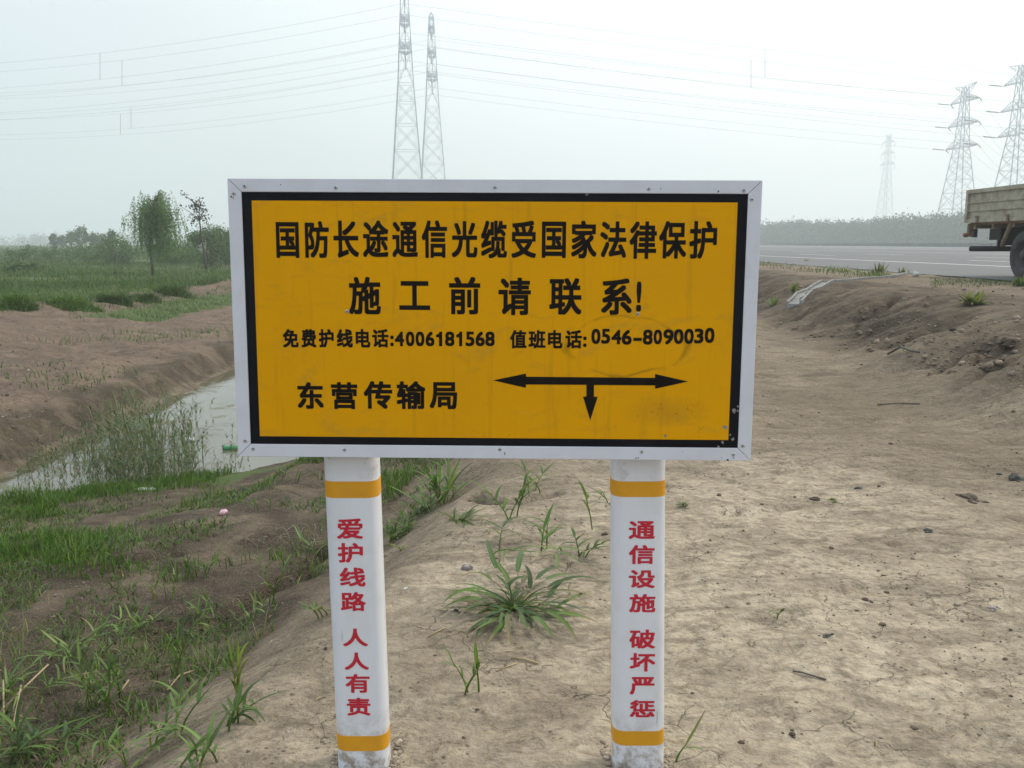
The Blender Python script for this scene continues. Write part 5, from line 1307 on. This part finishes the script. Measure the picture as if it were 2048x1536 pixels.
# ------------------------------------------------------------------ the truck at the road edge (rear away from the camera, cab outside the frame)
def truck():
    X0, W_, YR = 9.32, 2.15, 19.22; X1 = X0 + W_; z = lambda h: RZ + h
    root = thing('flatbed_truck', (X0 + W_ / 2, 16, RZ), 'rusty cream flatbed truck parked by the road, cut off by the right edge', 'truck')
    YFr = 14.3
    zb, zt = z(1.07), z(1.72)
    # side boards with ribs and planks
    def sideboard(xc, sgn):
        b = MB(); L = YR - YFr; ym = (YR + YFr) / 2
        b.box((xc, ym, (zb + zt) / 2), (.035, L - .1, zt - zb - .01))
        xo = xc + sgn * .03
        b.box((xo, ym, zt - .035), (.065, L, .075)); b.box((xo, ym, zb + .03), (.065, L, .065))
        for yy in (YR - .04, YFr + .04, ym): b.box((xo, yy, (zb + zt) / 2), (.068, .09, zt - zb + .004))
        for h in (.17, .33): b.box((xo - sgn * .006, ym, zb + h + .06), (.040, L - .12, .022))
        sbd = b.build('side_board', M_bed, root)
        for yy in (YR - .55, YR - 1.7, YR - 2.9, YFr + .5):
            b = MB(); b.box((xo + sgn * .045, yy, zb + .05), (.03, .07, .13)); b.box((xo + sgn * .06, yy, zb + .11), (.02, .13, .03)); link(bpy.data.objects.new('latch', b.mesh('latch', M_rust)), sbd)
    sideboard(X0, -1); sideboard(X1, 1)
    b = MB(); b.box((X0 + W_ / 2, YR, (zb + zt) / 2), (W_ - .08, .04, zt - zb - .02))
    for xx in (X0 + .5, X0 + W_ / 2, X1 - .5): b.box((xx, YR + .03, (zb + zt) / 2), (.08, .04, zt - zb - .06))
    b.build('tailgate', M_bed, root)
    b = MB(); b.box((X0 + W_ / 2, YFr, (zb + zt) / 2 + .15), (W_ - .08, .05, zt - zb + .3)); b.build('headboard', M_bed, root)
    b = MB(); b.box((X0 + W_ / 2, (YR + YFr) / 2, zb - .02), (W_ - .1, YR - YFr - .06, .05)); b.build('bed_floor', M_rust, root)
    b = MB()
    for yy in np.linspace(YFr + .3, YR - .25, 7): b.box((X0 + W_ / 2, yy, zb - .085), (W_ - .06, .09, .075))
    b.build('cross_bearer', M_rust, root)
    b = MB()
    for xx in (X0 + .62, X1 - .62): b.box((xx, 15.2, z(.86)), (.10, 7.0, .20))
    b.build('chassis_rail', M_dark, root)
    # tail lamp bracket, hanging box, under-run bar
    b = MB(); b.box((X0 + .05, YR - .06, zb - .15), (.11, .07, .26)); b.build('lamp_bracket', M_rust, root)
    b = MB(); b.box((X0 + .15, YR - .02, zb - .21), (.09, .09, .17)); b.build('lamp_box', M_blue, root)
    b = MB(); b.lathe([(.001, -.06), (.04, -.06), (.045, -.03), (.045, .02)], (X0 - .02, YR - .05, zb - .25), 'x', 12); b.build('tail_lamp', M_lamp, root)
    b = MB()
    for k in range(1): b.box((X0 + .55, YR - .55, z(.83)), (.5, .42, .22))
    b.build('tool_box', M_dark, root)
    b = MB(); b.tube([(X0 + .04, YR - .12, z(.545)), (X1 - .04, YR - .12, z(.545))], .055, 10)
    for xx in (X0 + .62, X1 - .62): b.box((xx, YR - .12, z(.68)), (.06, .06, .22))
    b.build('underrun_bar', M_dark, root)
    # wheels
    def wheel(xo, sgn, yc, R=.45, dual=True):
        w = .25
        t = MB(); h = sgn
        t.lathe([(R * .60, .0), (R * .66, -.012 * h), (R * .88, -.014 * h), (R * .97, .02 * h), (R, .05 * h), (R, (w - .05) * h), (R * .97, (w - .02) * h), (R * .88, w * h), (R * .6, w * h)], (xo, yc, RZ + R - .012), 'x', 40)
        for k in range(44):
            a = 2 * math.pi * k / 44; c_, s_ = math.cos(a), math.sin(a)
            for q in (.06, w - .06): t.box((xo + h * q, yc + c_ * (R + .003), RZ + R - .012 + s_ * (R + .003)), (.07, .022, .022), 0)
        o = t.build('wheel', M_tyre, root)
        r_ = MB(); r_.lathe([(R * .61, .0), (R * .56, .03 * h), (R * .52, .09 * h), (R * .36, .12 * h), (R * .34, .07 * h), (R * .20, .06 * h), (R * .18, .0), (R * .10, -.01 * h), (.001, -.01 * h)], (xo, yc, RZ + R - .012), 'x', 32)
        for k in range(8):
            a = 2 * math.pi * k / 8; r_.lathe([(.001, .055 * h), (.016, .055 * h), (.016, .075 * h)], (xo, yc + .115 * math.cos(a), RZ + R - .012 + .115 * math.sin(a)), 'x', 6)
        link(bpy.data.objects.new('rim', r_.mesh('rim', M_rim)), o)
        if dual:
            t = MB(); t.lathe([(R * .6, .28 * h), (R * .9, .28 * h), (R, .32 * h), (R, .50 * h), (R * .9, .54 * h), (R * .6, .54 * h)], (xo, yc, RZ + R - .012), 'x', 36)
            link(bpy.data.objects.new('inner_tyre', t.mesh('inner_tyre', M_tyre)), o)
    wheel(X0 + .03, 1, 17.12); wheel(X1 - .03, -1, 17.12); wheel(X0 + .1, 1, 12.9, dual=False); wheel(X1 - .1, -1, 12.9, dual=False)
    b = MB(); b.lathe([(.09, -.9), (.09, -.3), (.2, -.25), (.2, .25), (.09, .3), (.09, .9)], (X0 + W_ / 2, 17.12, z(.44)), 'x', 14); b.build('rear_axle', M_dark, root)
    # mudguard behind the rear wheel: sloping bracket and dark flap
    for sg, xx in ((1, X0 + .06), (-1, X1 - .06)):
        b = MB()
        b.hexa([(xx, 17.79, z(.62)), (xx + sg * .52, 17.79, z(.62)), (xx + sg * .52, 17.83, z(.62)), (xx, 17.83, z(.62)),
                (xx, 17.53, z(1.0)), (xx + sg * .52, 17.53, z(1.0)), (xx + sg * .52, 17.57, z(1.0)), (xx, 17.57, z(1.0))]); 
        b.box((xx + sg * .26, 17.12, z(.985)), (.52, .86, .03)); b.build('mudguard', M_dark, root)
        b = MB(); b.tube([(xx - sg * .01, 17.87, z(.60)), (xx - sg * .01, 17.59, z(1.06))], .045, 6); b.build('mudguard_bracket', M_rust, root)
    # cab, outside the frame
    b = MB(); cx = X0 + W_ / 2; w2 = W_ / 2 - .05
    prof = [(14.1, z(.55)), (11.9, z(.55)), (11.85, z(1.15)), (12.15, z(2.15)), (12.4, z(2.3)), (14.1, z(2.3))]
    n = len(prof); vs = [(cx - w2, y_, z_) for y_, z_ in prof] + [(cx + w2, y_, z_) for y_, z_ in prof]
    b.add(vs, [tuple(range(n)), tuple(range(2 * n - 1, n - 1, -1))] + [((k + 1) % n, k, n + k, n + (k + 1) % n) for k in range(n)])
    cab = b.build('cab', M_blue, root)
    md = cab.modifiers.new('bevel', 'BEVEL'); md.width = .05; md.segments = 3
    b = MB(); b.hexa([(cx - w2 + .12, 11.92, z(1.25)), (cx + w2 - .12, 11.92, z(1.25)), (cx + w2 - .12, 11.86, z(1.25)), (cx - w2 + .12, 11.86, z(1.25)), (cx - w2 + .15, 12.16, z(2.08)), (cx + w2 - .15, 12.16, z(2.08)), (cx + w2 - .15, 12.10, z(2.08)), (cx - w2 + .15, 12.10, z(2.08))]); link(bpy.data.objects.new('windscreen', b.mesh('windscreen', M_glass)), cab)
    for sg in (-1, 1):
        b = MB(); b.box((cx + sg * (w2 + .004), 13.0, z(1.72)), (.012, 1.1, .6)); link(bpy.data.objects.new('side_window', b.mesh('side_window', M_glass)), cab)
        b = MB(); b.box((cx + sg * .75, 11.84, z(.85)), (.26, .05, .18)); link(bpy.data.objects.new('headlight', b.mesh('headlight', M_foam)), cab)
    b = MB(); b.box((cx, 11.78, z(.6)), (W_ - .1, .14, .2)); b.build('bumper', M_dark, root)
truck()

# ------------------------------------------------------------------ haze
m = bpy.data.materials.new('haze'); m.use_nodes = True; n = m.node_tree.nodes; n.clear()
out = n.new('ShaderNodeOutputMaterial'); pv = n.new('ShaderNodeVolumePrincipled')
pv.inputs['Color'].default_value = (.93, .98, .99, 1); pv.inputs['Density'].default_value = .0016; pv.inputs['Anisotropy'].default_value = .35
m.node_tree.links.new(pv.outputs[0], out.inputs['Volume'])
b = MB(); b.hexa([(-1010, -1010, -3.2), (1010, -1010, -3.2), (1010, 1010, -3.2), (-1010, 1010, -3.2), (-1010, -1010, 84), (1010, -1010, 84), (1010, 1010, 84), (-1010, 1010, 84)])
tag(b.build('haze', m), kind='stuff')
